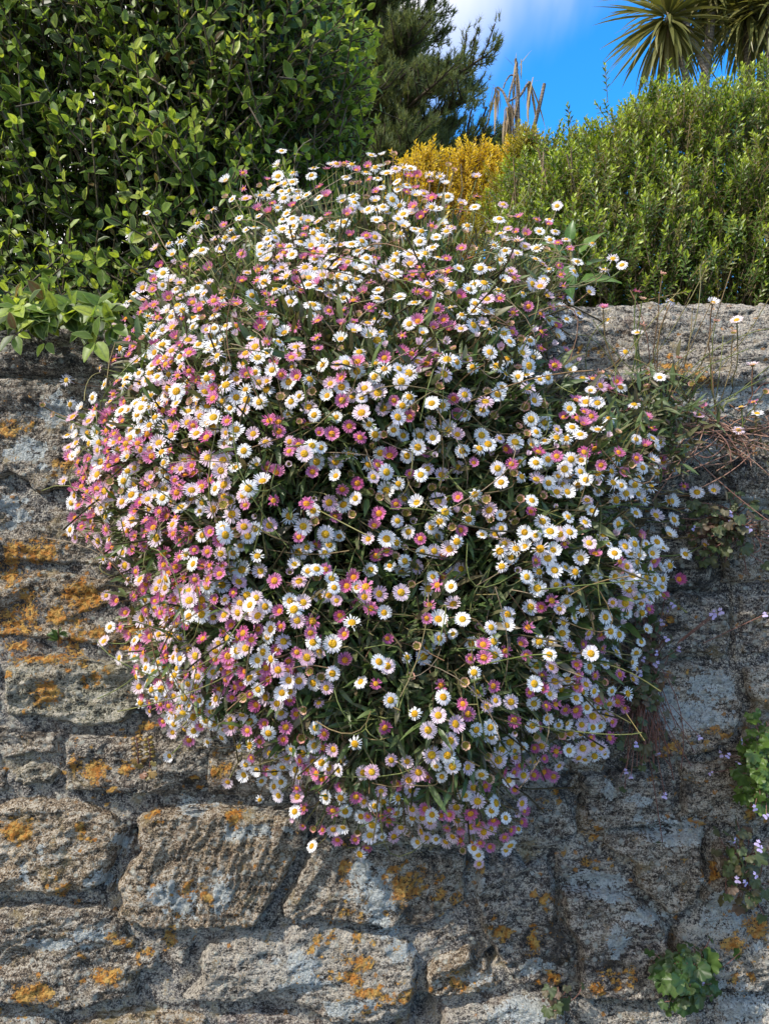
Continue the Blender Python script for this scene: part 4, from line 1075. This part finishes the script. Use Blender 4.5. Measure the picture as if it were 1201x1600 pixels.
def hedge_sprigs(n, layer, pairs=4, size=1.0, far=.80):
    P, N = hedge_pts(n, layer, far)
    ax = N * rng.uniform(.4, 1.0, (n, 1)) + np.array([0, 0, .55]) + rng.normal(0, .38, (n, 3)); ax /= np.linalg.norm(ax, axis=1, keepdims=True)
    ref = rng.normal(size=(n, 3)); u = np.cross(ax, ref); u /= np.linalg.norm(u, axis=1, keepdims=True); v = np.cross(ax, u)
    Ms, tips, tw = [], [], []
    L = .085 * size
    for k in range(pairs):
        f = k / (pairs - 1)
        c = P + ax * (L * (f - .55))[..., None] if np.ndim(f) else P + ax * (L * (f - .55))
        w = u if k % 2 == 0 else v
        for sg in (-1, 1):
            up = .35 + .95 * f
            d = w * sg + ax * up + rng.normal(0, .16, (n, 3)); nr = ax * 1.0 - w * sg * up + rng.normal(0, .12, (n, 3))
            sc = (1.05 - .35 * f) * rng.uniform(.75, 1.12, n) * size
            Ms.append(leaf_frames(c, d, nr, sc)); tips.append(np.full(n, f))
    tw = np.stack([P - ax * L * 1.3, P - ax * L * .3, P + ax * L * .45], 1)
    return np.concatenate(Ms), np.concatenate(tips), tw
HL = [leaf_tpl(.032, .0175, 5, .35, .12, .80, wave=.03).done(), leaf_tpl(.028, .016, 5, .2, .25, .85, wave=.05).done(), leaf_tpl(.035, .018, 5, .45, .05, .82, wave=.04).done(), leaf_tpl(.024, .0145, 5, .15, -.1, .8).done()]
A1, f1, t1 = hedge_sprigs(2600, rng.uniform(-.04, .07, 2600))
A2, f2, t2 = hedge_sprigs(3000, rng.uniform(.05, .17, 3000))
A3, f3_, t3 = hedge_sprigs(4200, rng.uniform(.16, .42, 4200), size=1.5, far=1.3)
ok_ = lambda M: M[(M[:, 2, 3] > CAMZ + .255) | (M[:, 1, 3] < -.03)]
grp = np.tile(rng.normal(0, .25, 2600), len(f1) // 2600)
age = np.clip(.60 * f1 + .18 + grp + rng.normal(0, .1, len(f1)), .04, .99)
age[rng.random(len(age)) < .02] = 0.0
age = age[(A1[:, 2, 3] > CAMZ + .255) | (A1[:, 1, 3] < -.03)]
A1, A2, A3 = ok_(A1), ok_(A2), ok_(A3)
split_parts(hedge, 'leaf', 'leaf_mass', HL, A1, rng.integers(0, 4, len(A1)), [M_HL], 300, 9, rnd=age)
HL2 = [leaf_tpl(.031, .0150, 2, .35, .12, .72).done(), leaf_tpl(.027, .0145, 2, .2, .25, .7).done()]
AA = np.concatenate([A2, A3])
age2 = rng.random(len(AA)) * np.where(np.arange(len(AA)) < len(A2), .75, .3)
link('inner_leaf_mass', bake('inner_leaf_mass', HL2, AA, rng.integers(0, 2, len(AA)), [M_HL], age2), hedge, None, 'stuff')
link('twigs', tube_mesh('twigs', np.concatenate([t1, t2, t3]), .0016, M_TWIG, 4), hedge, None, 'stuff')
nb_ = 60
bx0 = np.stack([rng.uniform(-1.6, -.3, nb_), rng.uniform(.75, 1.1, nb_), np.full(nb_, GARDEN - .02)], -1); bx1 = bx0 + np.stack([rng.normal(0, .15, nb_), rng.normal(.05, .1, nb_), rng.uniform(.8, 1.4, nb_)], -1)
bb = bez(bx0, (bx0 + bx1) / 2 + rng.normal(0, .06, bx0.shape), bx1, 9)
for i in range(nb_): link('branch', tube_mesh('branch', bb[i:i + 1], np.linspace(.009, .004, 9)[None], M_TWIG, 6), hedge)
# sprig that hangs over the wall top at the far left
def hang(x, y, yy, dirs):
    c = at(np.array([x * 1.]), np.array([y * 1.]), yy)
    for (dx, dz, s) in dirs:
        Mi = leaf_frames(c + np.array([[dx * .004, 0, dz * .004]]), np.array([[dx, -.35, dz]]), np.array([[-.2, -.8, .6]]), s)[0]
        link('leaf', bpy.data.meshes.get('hanging_leaf') or HL[0].mesh('hanging_leaf', [M_HL]), hedge, Mi)
hang(25, 520, -.07, [(-.6, -.8, .8), (.3, -1, .8), (.7, .4, .85), (-.2, .9, .7), (.9, -.3, .6)])
hang(72, 532, -.06, [(-.4, -.9, .6), (.5, -.7, .6), (.2, .8, .6)])
for hx_ in range(-10, 175, 15):
    for _ in range(2):
        hang(hx_ + rng.uniform(-9, 9), rng.uniform(472, 508), rng.uniform(-.06, .0), [(rng.uniform(-1, 1), rng.uniform(-1, .6), rng.uniform(.7, 1.05)) for _k in range(5)])
hang(150, 530, -.07, [(-.4, -.9, .9), (.5, -.8, 1.0), (.2, .8, .8), (-.8, .2, .8)])

# ------------------------------------------------------------------ right hedge (small narrow leaves in upright sprigs)
def sprig_tpl(L, nodes, ll, lw, seed, spread=1.0):
    rr = random.Random(seed); t = Tpl()
    for k in range(nodes):
        f = (k + .5) / nodes
        for sgn in (0, 1):
            an = (k % 2) * math.pi / 2 + sgn * math.pi + rr.uniform(-.3, .3)
            el = (.35 + .75 * f) / spread + rr.uniform(-.12, .12)
            s = ll * (1 if f < .8 else .75) * rr.uniform(.85, 1.1)
            d = np.array([math.cos(an) * math.cos(el), math.sin(an) * math.cos(el), math.sin(el)])
            sd = np.array([-math.sin(an), math.cos(an), 0]); nn = np.cross(sd, d) * -1
            b = np.array([0, 0, f * L])
            V = [b, b + d * s * .5 - sd * lw / 2 + nn * .0006, b + d * s * .5, b + d * s * .5 + sd * lw / 2 + nn * .0006, b + d * s - nn * s * .12]
            t.add(V, f3=[(0, 2, 1), (0, 3, 2), (1, 2, 4), (2, 3, 4)], a=[(f, 0, 0), (f, 1, 0), (f, 0, 0), (f, 1, 0), (f, .6, 0)])
    V, Fq, _ = tubes(np.array([[(0, 0, -.02), (0, 0, L * .5), (0, 0, L)]]), .0008, 3)
    t.add(V, [tuple(q) for q in Fq], m=1)
    return t.done()
SPR = [sprig_tpl(.058, 9, .0150, .0048, 1), sprig_tpl(.048, 8, .0135, .0046, 2), sprig_tpl(.066, 10, .0160, .0050, 3)]
M_HB = leaf_mat('shrub_leaf', [(.04, .09, .014), (.07, .135, .018), (.10, .18, .024), (.15, .21, .03), (.19, .15, .05)], tip=(.40, .50, .05), tip0=.62, edge=None, trans=.28, rough=.38, spec=.5)
M_HBT = bark_mat('shrub_twig', (.12, .085, .05), (.26, .19, .12), 60)
rh = thing('small_leaved_hedge', 'rounded yellow-green hedge of tiny narrow leaves behind the right of the wall', 'hedge', (1.2, 1.7, GARDEN))
# outline top read from the photograph, at y about 1.35
TOPX = np.array([770, 800, 850, 900, 950, 1000, 1060, 1110, 1150, 1201, 1300, 1500, 1800], float); TOPY = np.array([365, 300, 262, 232, 205, 180, 166, 160, 158, 156, 148, 140, 140], float)
def rhedge(n, lo, hi):
    px = rng.uniform(770, 1560, n); u = rng.random(n)
    ytop = np.interp(px, TOPX, TOPY)
    v = rng.random(n)
    # v: 0 = wall-top line, 1 = crest; surface leans back as it rises then rolls over
    py = 480 + (ytop - 480) * np.sin(v * math.pi / 2) ** .8
    y = 1.02 + .62 * v ** 1.6
    y = y + .35 * np.clip((860 - px) / 90, 0, 1) ** 2
    P = at(px, py, y)
    N = np.stack([-.45 * np.clip((900 - px) / 130, 0, 1), -1.1 + .9 * v, .15 + 1.0 * v], -1); N /= np.linalg.norm(N, axis=1, keepdims=True)
    d = rng.uniform(lo, hi, n)
    P = P - N * (d + .11 * fbm(P, 5.5, 3) + .05 * fbm(P, 13, 2))[:, None]
    return P, N, v
P1, N1, v1 = rhedge(4300, -.02, .07); P2, N2, v2 = rhedge(3300, .06, .2); P3, N3, v3 = rhedge(4600, .2, .6)
thin = lambda v, nn: rng.random(nn) < np.clip(.25 + v * 1.4, 0, 1)
k1 = thin(v1, len(v1)); k2 = thin(v2, len(v2))
P = np.concatenate([P1[k1], P2[k2], P3]); N = np.concatenate([N1[k1], N2[k2], N3])
ax = N * .55 + np.array([0, -.1, .7]) + rng.normal(0, .42, P.shape)
# crest and back of the hedge
nb_ = 1600
cp = rng.uniform(800, 1560, nb_); Y = rng.uniform(1.6, 2.4, nb_); tz = at(cp, np.interp(cp, TOPX, TOPY), 1.62)[:, 2]
Pc = np.stack([(cp - 600.5) / F * 2.62 + (Y - 1.62) * .2, Y, tz - .03 - .25 * ((Y - 1.6) / .8) ** 2 + .05 * rng.normal(size=nb_)], -1)
P = np.concatenate([P, Pc]); ax = np.concatenate([ax, np.array([0, .1, 1.0]) + rng.normal(0, .3, Pc.shape)])
RM = frames(P, ax, None, rng.uniform(1.05, 1.6, len(P)))
RM = RM[RM[:, 2, 3] > GARDEN + .05]
split_parts(rh, 'sprig', 'sprig_mass', SPR, RM, rng.integers(0, 3, len(RM)), [M_HB, M_HBT], 300, 14)
m = 260
a = np.stack([rng.uniform(.55, 1.9, m), rng.uniform(1.25, 1.75, m), np.full(m, GARDEN - .02)], -1)
tp = at(rng.uniform(800, 1450, m), rng.uniform(230, 420, m), rng.uniform(1.15, 1.6, m))
a[:, 0] = tp[:, 0] + rng.normal(0, .18, m)
bb = bez(a, (a + tp) / 2 + rng.normal(0, .07, a.shape), tp, 8)
for i in range(110): link('branch', tube_mesh('branch', bb[i:i + 1], np.linspace(.007, .0025, 8)[None], M_HBT, 5), rh)
link('twigs', tube_mesh('twigs', bb[110:], .002, M_HBT, 4), rh, None, 'stuff')

# ------------------------------------------------------------------ golden shrub
M_GOLD = leaf_mat('golden_leaf', [(.40, .25, .015), (.60, .40, .02), (.36, .31, .03), (.58, .30, .02), (.68, .48, .03)], tip=(.78, .56, .04), trans=.35, rough=.4)
def golden(label, pts, y, mat, nsp=700, sz=1.5):
    xs = [p[0] for p in pts]
    r = thing('golden_shrub', label, 'shrub', tuple(at(np.mean(xs), 0, y) * np.array([1, 1, 0]) + np.array([0, 0, GARDEN])))
    Ps = []; Ns = []
    for (x, py, rad) in pts:
        c = at(x, py, y); q = rng.normal(size=(nsp // len(pts), 3)); q /= np.linalg.norm(q, axis=1, keepdims=True); q *= np.array([1, 1, 1.15])
        Ps.append(c + q * (rad / F * (1 + y)) * rng.uniform(.55, 1.05, (len(q), 1))); Ns.append(q)
    P = np.concatenate(Ps); N = np.concatenate(Ns)
    M = frames(P, N * .5 + np.array([0, -.1, .8]) + rng.normal(0, .3, P.shape), None, sz * rng.uniform(.7, 1.2, len(P)))
    split_parts(r, 'sprig', 'sprig_mass', SPR, M, rng.integers(0, 3, len(P)), [mat, M_HBT], 120, 14)
    for (x, py, rad) in pts:
        t_ = at(np.array([x * 1.]), np.array([py * 1.]), y); b_ = np.array([[r.location.x + (t_[0, 0] - r.location.x) * .4, y, GARDEN - .02]])
        link('branch', tube_mesh('branch', bez(b_, (b_ + t_) / 2 + rng.normal(0, .05, (1, 3)), t_, 8), np.linspace(.015, .006, 8)[None], M_HBT, 6), r)
golden('golden-yellow shrub behind the top of the daisies', [(658, 305, 36), (728, 297, 38), (775, 312, 40), (700, 345, 55), (640, 345, 40), (792, 272, 24), (742, 274, 24), (664, 276, 20), (822, 268, 20), (745, 350, 45), (700, 385, 50)], 2.3, M_GOLD, 1250)
M_YG = leaf_mat('yellow_green_leaf', [(.20, .19, .02), (.26, .24, .02), (.14, .16, .02), (.34, .22, .02)], tip=(.36, .32, .03), trans=.3, rough=.4)
golden('small yellow-green shrub between the golden shrub and the right hedge', [(820, 262, 24), (838, 300, 40), (800, 325, 45), (860, 330, 45), (822, 240, 12), (790, 375, 50), (745, 400, 45), (840, 400, 45)], 2.0, M_YG, 900, 1.3)

# broad-leaved weed behind the wall top
M_BROAD = leaf_mat('broad_leaf', [(.05, .12, .035), (.07, .16, .03), (.11, .19, .03)], mid=(.16, .3, .1), trans=.35, rough=.35)
bw = thing('broad_leaved_weed', 'weed with broad bright green leaves on the wall top behind the daisies', 'weed', tuple(at(895, 465, .2)))
BL = leaf_tpl(.062, .033, 6, .3, .25, .62, wave=.04).done()
for i, (x, y, dx, dz, s, dy) in enumerate([(880, 415, .1, -.9, .95, -.5), (885, 400, -.8, .5, .8, -.3), (905, 395, .6, .7, .75, -.3), (905, 440, 1.0, .1, 1.0, -.35), (890, 440, -.9, .1, .8, -.3), (915, 415, .8, .4, .5, -.2), (890, 378, .0, 1, .55, -.2)]):
    Mi = leaf_frames(at(np.array([x * 1.]), np.array([y * 1.]), .2), np.array([[dx, dy, dz]]), np.array([[-.3, -.7, .9]]), s)[0]
    link('leaf', bpy.data.meshes.get('broad_leaf') or BL.mesh('broad_leaf', [M_BROAD]), bw, Mi)
p0 = at(np.array([893.]), np.array([480.]), .2); p2 = at(np.array([890.]), np.array([378.]), .2)
link('stem', tube_mesh('stem', bez(p0, (p0 + p2) / 2 + .005, p2, 6), .003, M_STEM, 6), bw)

# ------------------------------------------------------------------ pine
M_NEEDLE = leaf_mat('pine_needle', [(.09, .12, .06), (.13, .165, .075), (.17, .20, .09), (.22, .24, .11)], trans=.3, rough=.6, spec=.2)
M_PBARK = bark_mat('pine_bark', (.035, .026, .02), (.09, .07, .055), 3)
def pine():
    Y = 24.0; d = Y + 1; k = d / F
    x0 = (500 - 600.5) * k; zb = GARDEN
    r = thing('pine_tree', 'large dark pine with upswept layered branches standing behind the left hedge', 'tree', (x0, Y, zb))
    top = 23.0
    tp = np.array([[(x0 + .25 * math.sin(z * .4), Y, z) for z in np.linspace(zb - .2, top, 16)]])
    link('trunk', tube_mesh('trunk', tp, np.linspace(.45, .04, 16)[None], M_PBARK, 10), r)
    sub_p = []; tuft_p = []; tuft_a = []
    R = np.random.default_rng(5)
    nbr = 150
    for i in range(nbr):
        z = 7.0 + (top - 7.5) * (i / nbr) ** .95
        az = R.uniform(-1.5, 1.5) if i % 4 else R.uniform(0, 6.28)
        L = (23.0 - z) / 10.0 * 6.6; L = min(L * .9, 6.0) * R.uniform(.72, 1.06)
        dr = np.array([math.cos(az), math.sin(az) * .9, 0]); rise = R.uniform(.02, .22)
        b0 = np.array([x0, Y, z]); b2 = b0 + dr * L + np.array([0, 0, L * rise]); b1 = b0 + dr * L * .5 + np.array([0, 0, L * .04])
        path = bez(b0[None], b1[None], b2[None], 9)
        link('branch', tube_mesh('branch', path, np.linspace(.11, .03, 9)[None] * (L / 6), M_PBARK, 5), r)
        ns = int(14 + L * 5)
        for j in range(ns):
            f = R.uniform(.42, 1.0); p = (1 - f) ** 2 * b0 + 2 * f * (1 - f) * b1 + f * f * b2
            sl = R.uniform(.5, 1.5) * (.55 + .5 * (1 - f)); sa = az + R.choice([-1, 1]) * R.uniform(.3, 1.1)
            q = p + np.array([math.cos(sa), math.sin(sa), 0]) * sl + np.array([0, 0, sl * R.uniform(.25, .8)])
            sub_p.append([p, (p + q) / 2 + R.normal(0, .05, 3) - np.array([0, 0, .06]), q])
            nt = R.integers(6, 10)
            for _ in range(nt):
                g = R.uniform(.45, 1.05); c = p + (q - p) * g + R.normal(0, .09, 3)
                tuft_p.append(c); tuft_a.append((q - p) / sl * .5 + np.array([.15, 0, .9]) + R.normal(0, .3, 3))
    link('twigs', tube_mesh('twigs', np.array(sub_p), .022, M_PBARK, 3), r, None, 'stuff')
    t = Tpl(); rr = random.Random(4)
    for j in range(20):
        an = rr.uniform(0, 6.28); el = rr.uniform(.15, 1.45); l = rr.uniform(.11, .20)
        dd = np.array([math.cos(an) * math.cos(el), math.sin(an) * math.cos(el), math.sin(el)]); sd = np.array([-math.sin(an), math.cos(an), 0]) * .011
        b = np.array([0, 0, rr.uniform(-.06, .10)])
        t.add([b - sd, b + sd, b + dd * l], f3=[(0, 1, 2)], a=[(0, .5, 0), (0, .5, 0), (1, .5, 0)])
    t.done()
    TP = np.array(tuft_p); TA = np.array(tuft_a)
    M = frames(TP, TA, None, R.uniform(.8, 1.3, len(TP)))
    link('crown', bake('crown', [t], M, np.zeros(len(M), int), [M_NEEDLE], None, False), r, None, 'stuff')
pine()

# ------------------------------------------------------------------ cabbage palms
M_PALM = leaf_mat('palm_blade', [(.10, .11, .03), (.15, .155, .045), (.20, .19, .06), (.26, .23, .10)], trans=.25, rough=.4, spec=.5)
M_PDRY = leaf_mat('dry_palm_blade', [(.30, .22, .13), (.38, .29, .19), (.24, .18, .12)], trans=.2, rough=.7, spec=.2)
M_PTRUNK = bark_mat('palm_trunk', (.13, .11, .09), (.27, .23, .19), 9, 9.0)
def blade(L, W, droop, seg=6):
    t = Tpl(); V = []; A = []
    for i in range(seg + 1):
        q = i / seg; w = W * .5 * (.55 + .9 * q if q < .4 else .91 * (1 - ((q - .4) / .6) ** 1.8) + .0)
        w = max(w, .0006)
        y = L * (q - .10 * droop * q * q); z = -droop * L * .42 * q ** 2.2
        V += [(-w, y, z + .35 * w), (0, y, z), (w, y, z + .35 * w)]; A += [(q, 1, 0), (q, 0, 0), (q, 1, 0)]
    f4 = []
    for i in range(seg):
        k = i * 3; f4 += [(k, k + 1, k + 4, k + 3), (k + 1, k + 2, k + 5, k + 4)]
    return t.add(V, f4, a=A).done()
BLD = [blade(.76, .050, .35), blade(.70, .046, .7), blade(.78, .048, .18)]
PY = 7.0
def palm(label, base_px, trunks, heads, group=None, nb=185, n_dry=18):
    bx = at(base_px[0], base_px[1], PY)
    r = thing('cabbage_palm', label, 'palm tree', (float(bx[0]), PY, GARDEN), group)
    for pts, rad in trunks:
        P = np.array([at(x, y, PY + dy) for (x, y, dy) in pts]); 
        q = np.linspace(0, 1, 16); k = np.linspace(0, 1, len(P)); path = np.stack([np.interp(q, k, P[:, c]) for c in range(3)], -1)[None]
        for _ in range(3): path[:, 1:-1] = (path[:, :-2] + path[:, 1:-1] * 2 + path[:, 2:]) / 4
        link('trunk', tube_mesh('trunk', path, np.linspace(rad, rad * .8, 16)[None], M_PTRUNK, 10), r)
    ms = [b.mesh('blade', [M_PALM]) for b in BLD]; md = [b.mesh('dry_blade', [M_PDRY]) for b in BLD]
    for (hx, hy, dy, sc) in heads:
        c = at(hx, hy, PY + dy)
        for i in range(nb):
            az = i * 2.39996 + rng.normal(0, .1); f = i / nb
            el = math.radians(85 - 155 * f ** .8) + rng.normal(0, .14)
            d = np.array([[math.cos(az) * math.cos(el), math.sin(az) * math.cos(el), math.sin(el)]])
            nn = np.array([[-math.cos(az) * math.sin(el), -math.sin(az) * math.sin(el), math.cos(el)]]) + rng.normal(0, .2, (1, 3))
            Mi = leaf_frames(c[None] + d * .05 - np.array([[0, 0, .12 * f]]), d, nn, sc * rng.uniform(.85, 1.08))[0]
            link('blade', ms[rng.integers(3)], r, Mi)
        for i in range(n_dry):
            az = rng.uniform(0, 6.28); el = math.radians(rng.uniform(-88, -62))
            d = np.array([[math.cos(az) * math.cos(el), math.sin(az) * math.cos(el), math.sin(el)]])
            Mi = leaf_frames(c[None] - np.array([[0, 0, .12]]), d, np.array([[math.cos(az), math.sin(az), .2]]), sc * rng.uniform(.5, .8))[0]
            link('dry_blade', md[rng.integers(3)], r, Mi)
gz = 800 - (GARDEN - .05 - CAMZ) / (PY + 1) * F
palm('forked cabbage palm above the right hedge, its head of spiky leaves against blue sky', (1092, gz), [([(1096, gz, 0), (1102, 260, 0), (1100, 140, 0), (1101, 105, 0), (1112, 30, 0), (1112, -50, .2)], .050), ([(1100, 108, 0), (1085, 70, 0), (1070, 35, 0), (1062, 0, 0)], .036), ([(1092, gz, .1), (1085, 180, .1), (1070, 110, .1), (1052, 70, .05), (1044, 15, 0)], .042)],
     [(1042, 18, 0, .98), (1112, -30, .2, 1.0)])
palm('cabbage palm at the right edge with several slim grey trunks behind the hedge', (1185, gz), [([(1172, gz, 0), (1170, 200, 0), (1168, 100, 0), (1167, 30, 0), (1160, -15, 0)], .048), ([(1184, gz, .3), (1188, 150, .3), (1187, 90, .3), (1183, 10, .3)], .042), ([(1206, gz, -.2), (1203, 150, -.2), (1202, 60, -.2), (1205, -10, -.2)], .05)],
     [(1168, 4, 0, .95), (1212, -10, -.2, .9), (1188, -50, .3, .85)])

# dead palm
PYD = 8.0
def dead_palm():
    b = at(800, 0, PYD)
    r = thing('dead_cabbage_palm', 'dead bare cabbage palm with limp brown leaves in front of the sky', 'palm tree', (float(b[0]), PYD, GARDEN))
    g = 800 - (GARDEN - .05 - CAMZ) / (PYD + 1) * F
    def tr(pts, r0, r1):
        P = np.array([at(x, y, PYD) for x, y in pts]); q = np.linspace(0, 1, 14); k = np.linspace(0, 1, len(P)); path = np.stack([np.interp(q, k, P[:, c]) for c in range(3)], -1)[None]
        for _ in range(2): path[:, 1:-1] = (path[:, :-2] + path[:, 1:-1] * 2 + path[:, 2:]) / 4
        return tube_mesh('branch', path, np.linspace(r0, r1, 14)[None], M_PTRUNK, 8)
    o = link('trunk', tr([(812, g), (812, 300), (811, 225), (808, 180), (809, 150), (807, 115), (805, 92)], .034, .015), r)
    for pts, a_, c_ in [([(807, 182), (799, 170), (793, 162), (790, 152), (784, 140), (776, 136)], .022, .012), ([(793, 162), (797, 140), (803, 118)], .014, .008), ([(795, 158), (806, 152)], .014, .010), ([(808, 154), (815, 146), (822, 133), (827, 128)], .018, .010), ([(806, 120), (797, 116), (789, 128), (786, 138)], .010, .008), ([(826, 228), (832, 205), (840, 175), (847, 145), (850, 131)], .026, .020)]:
        link('branch', tr(pts, a_, c_), r)
    link('branch', tr([(812, g), (818, 300), (824, 245), (826, 226)], .035, .026), r)
    bd = [blade(.30, .020, .3, 5), blade(.24, .018, .1, 5), blade(.42, .022, .2, 5)]
    ms = [x.mesh('dry_blade', [M_PDRY]) for x in bd]
    for (hx, hy, nn_, sc, spread) in [(776, 136, 14, 1.1, .35), (794, 168, 26, 1.25, .16), (826, 129, 18, 1.1, .3), (806, 96, 7, .9, .4), (806, 160, 9, 1.0, .15), (791, 190, 16, 1.0, .12), (806, 118, 8, .9, .2)]:
        for i in range(nn_):
            az = rng.uniform(0, 6.28); el = -1.57 + abs(rng.normal(0, spread))
            d = np.array([[math.cos(az) * math.cos(el), math.sin(az) * math.cos(el), math.sin(el)]])
            Mi = leaf_frames(at(hx, hy, PYD)[None] + rng.normal(0, .02, (1, 3)), d, np.array([[math.cos(az), math.sin(az), .1]]), sc * rng.uniform(.7, 1.3))[0]
            link('dry_blade', ms[rng.integers(3)], r, Mi)
    gm = bd[1].mesh('blade', [M_PALM])
    for (x, y, dx, dz, s) in [(803, 104, -.7, .7, .7), (810, 104, .6, .8, 1.0), (805, 98, .05, 1, .5), (776, 136, -.9, .35, .7), (772, 138, -1, .05, .6), (828, 128, 1, .15, .6), (798, 112, -.9, .1, .5)]:
        link('blade', gm, r, leaf_frames(at(x, y, PYD)[None], np.array([[dx, -.1, dz]]), np.array([[-dz * .3, -.5, abs(dx)]]), s)[0])
dead_palm()
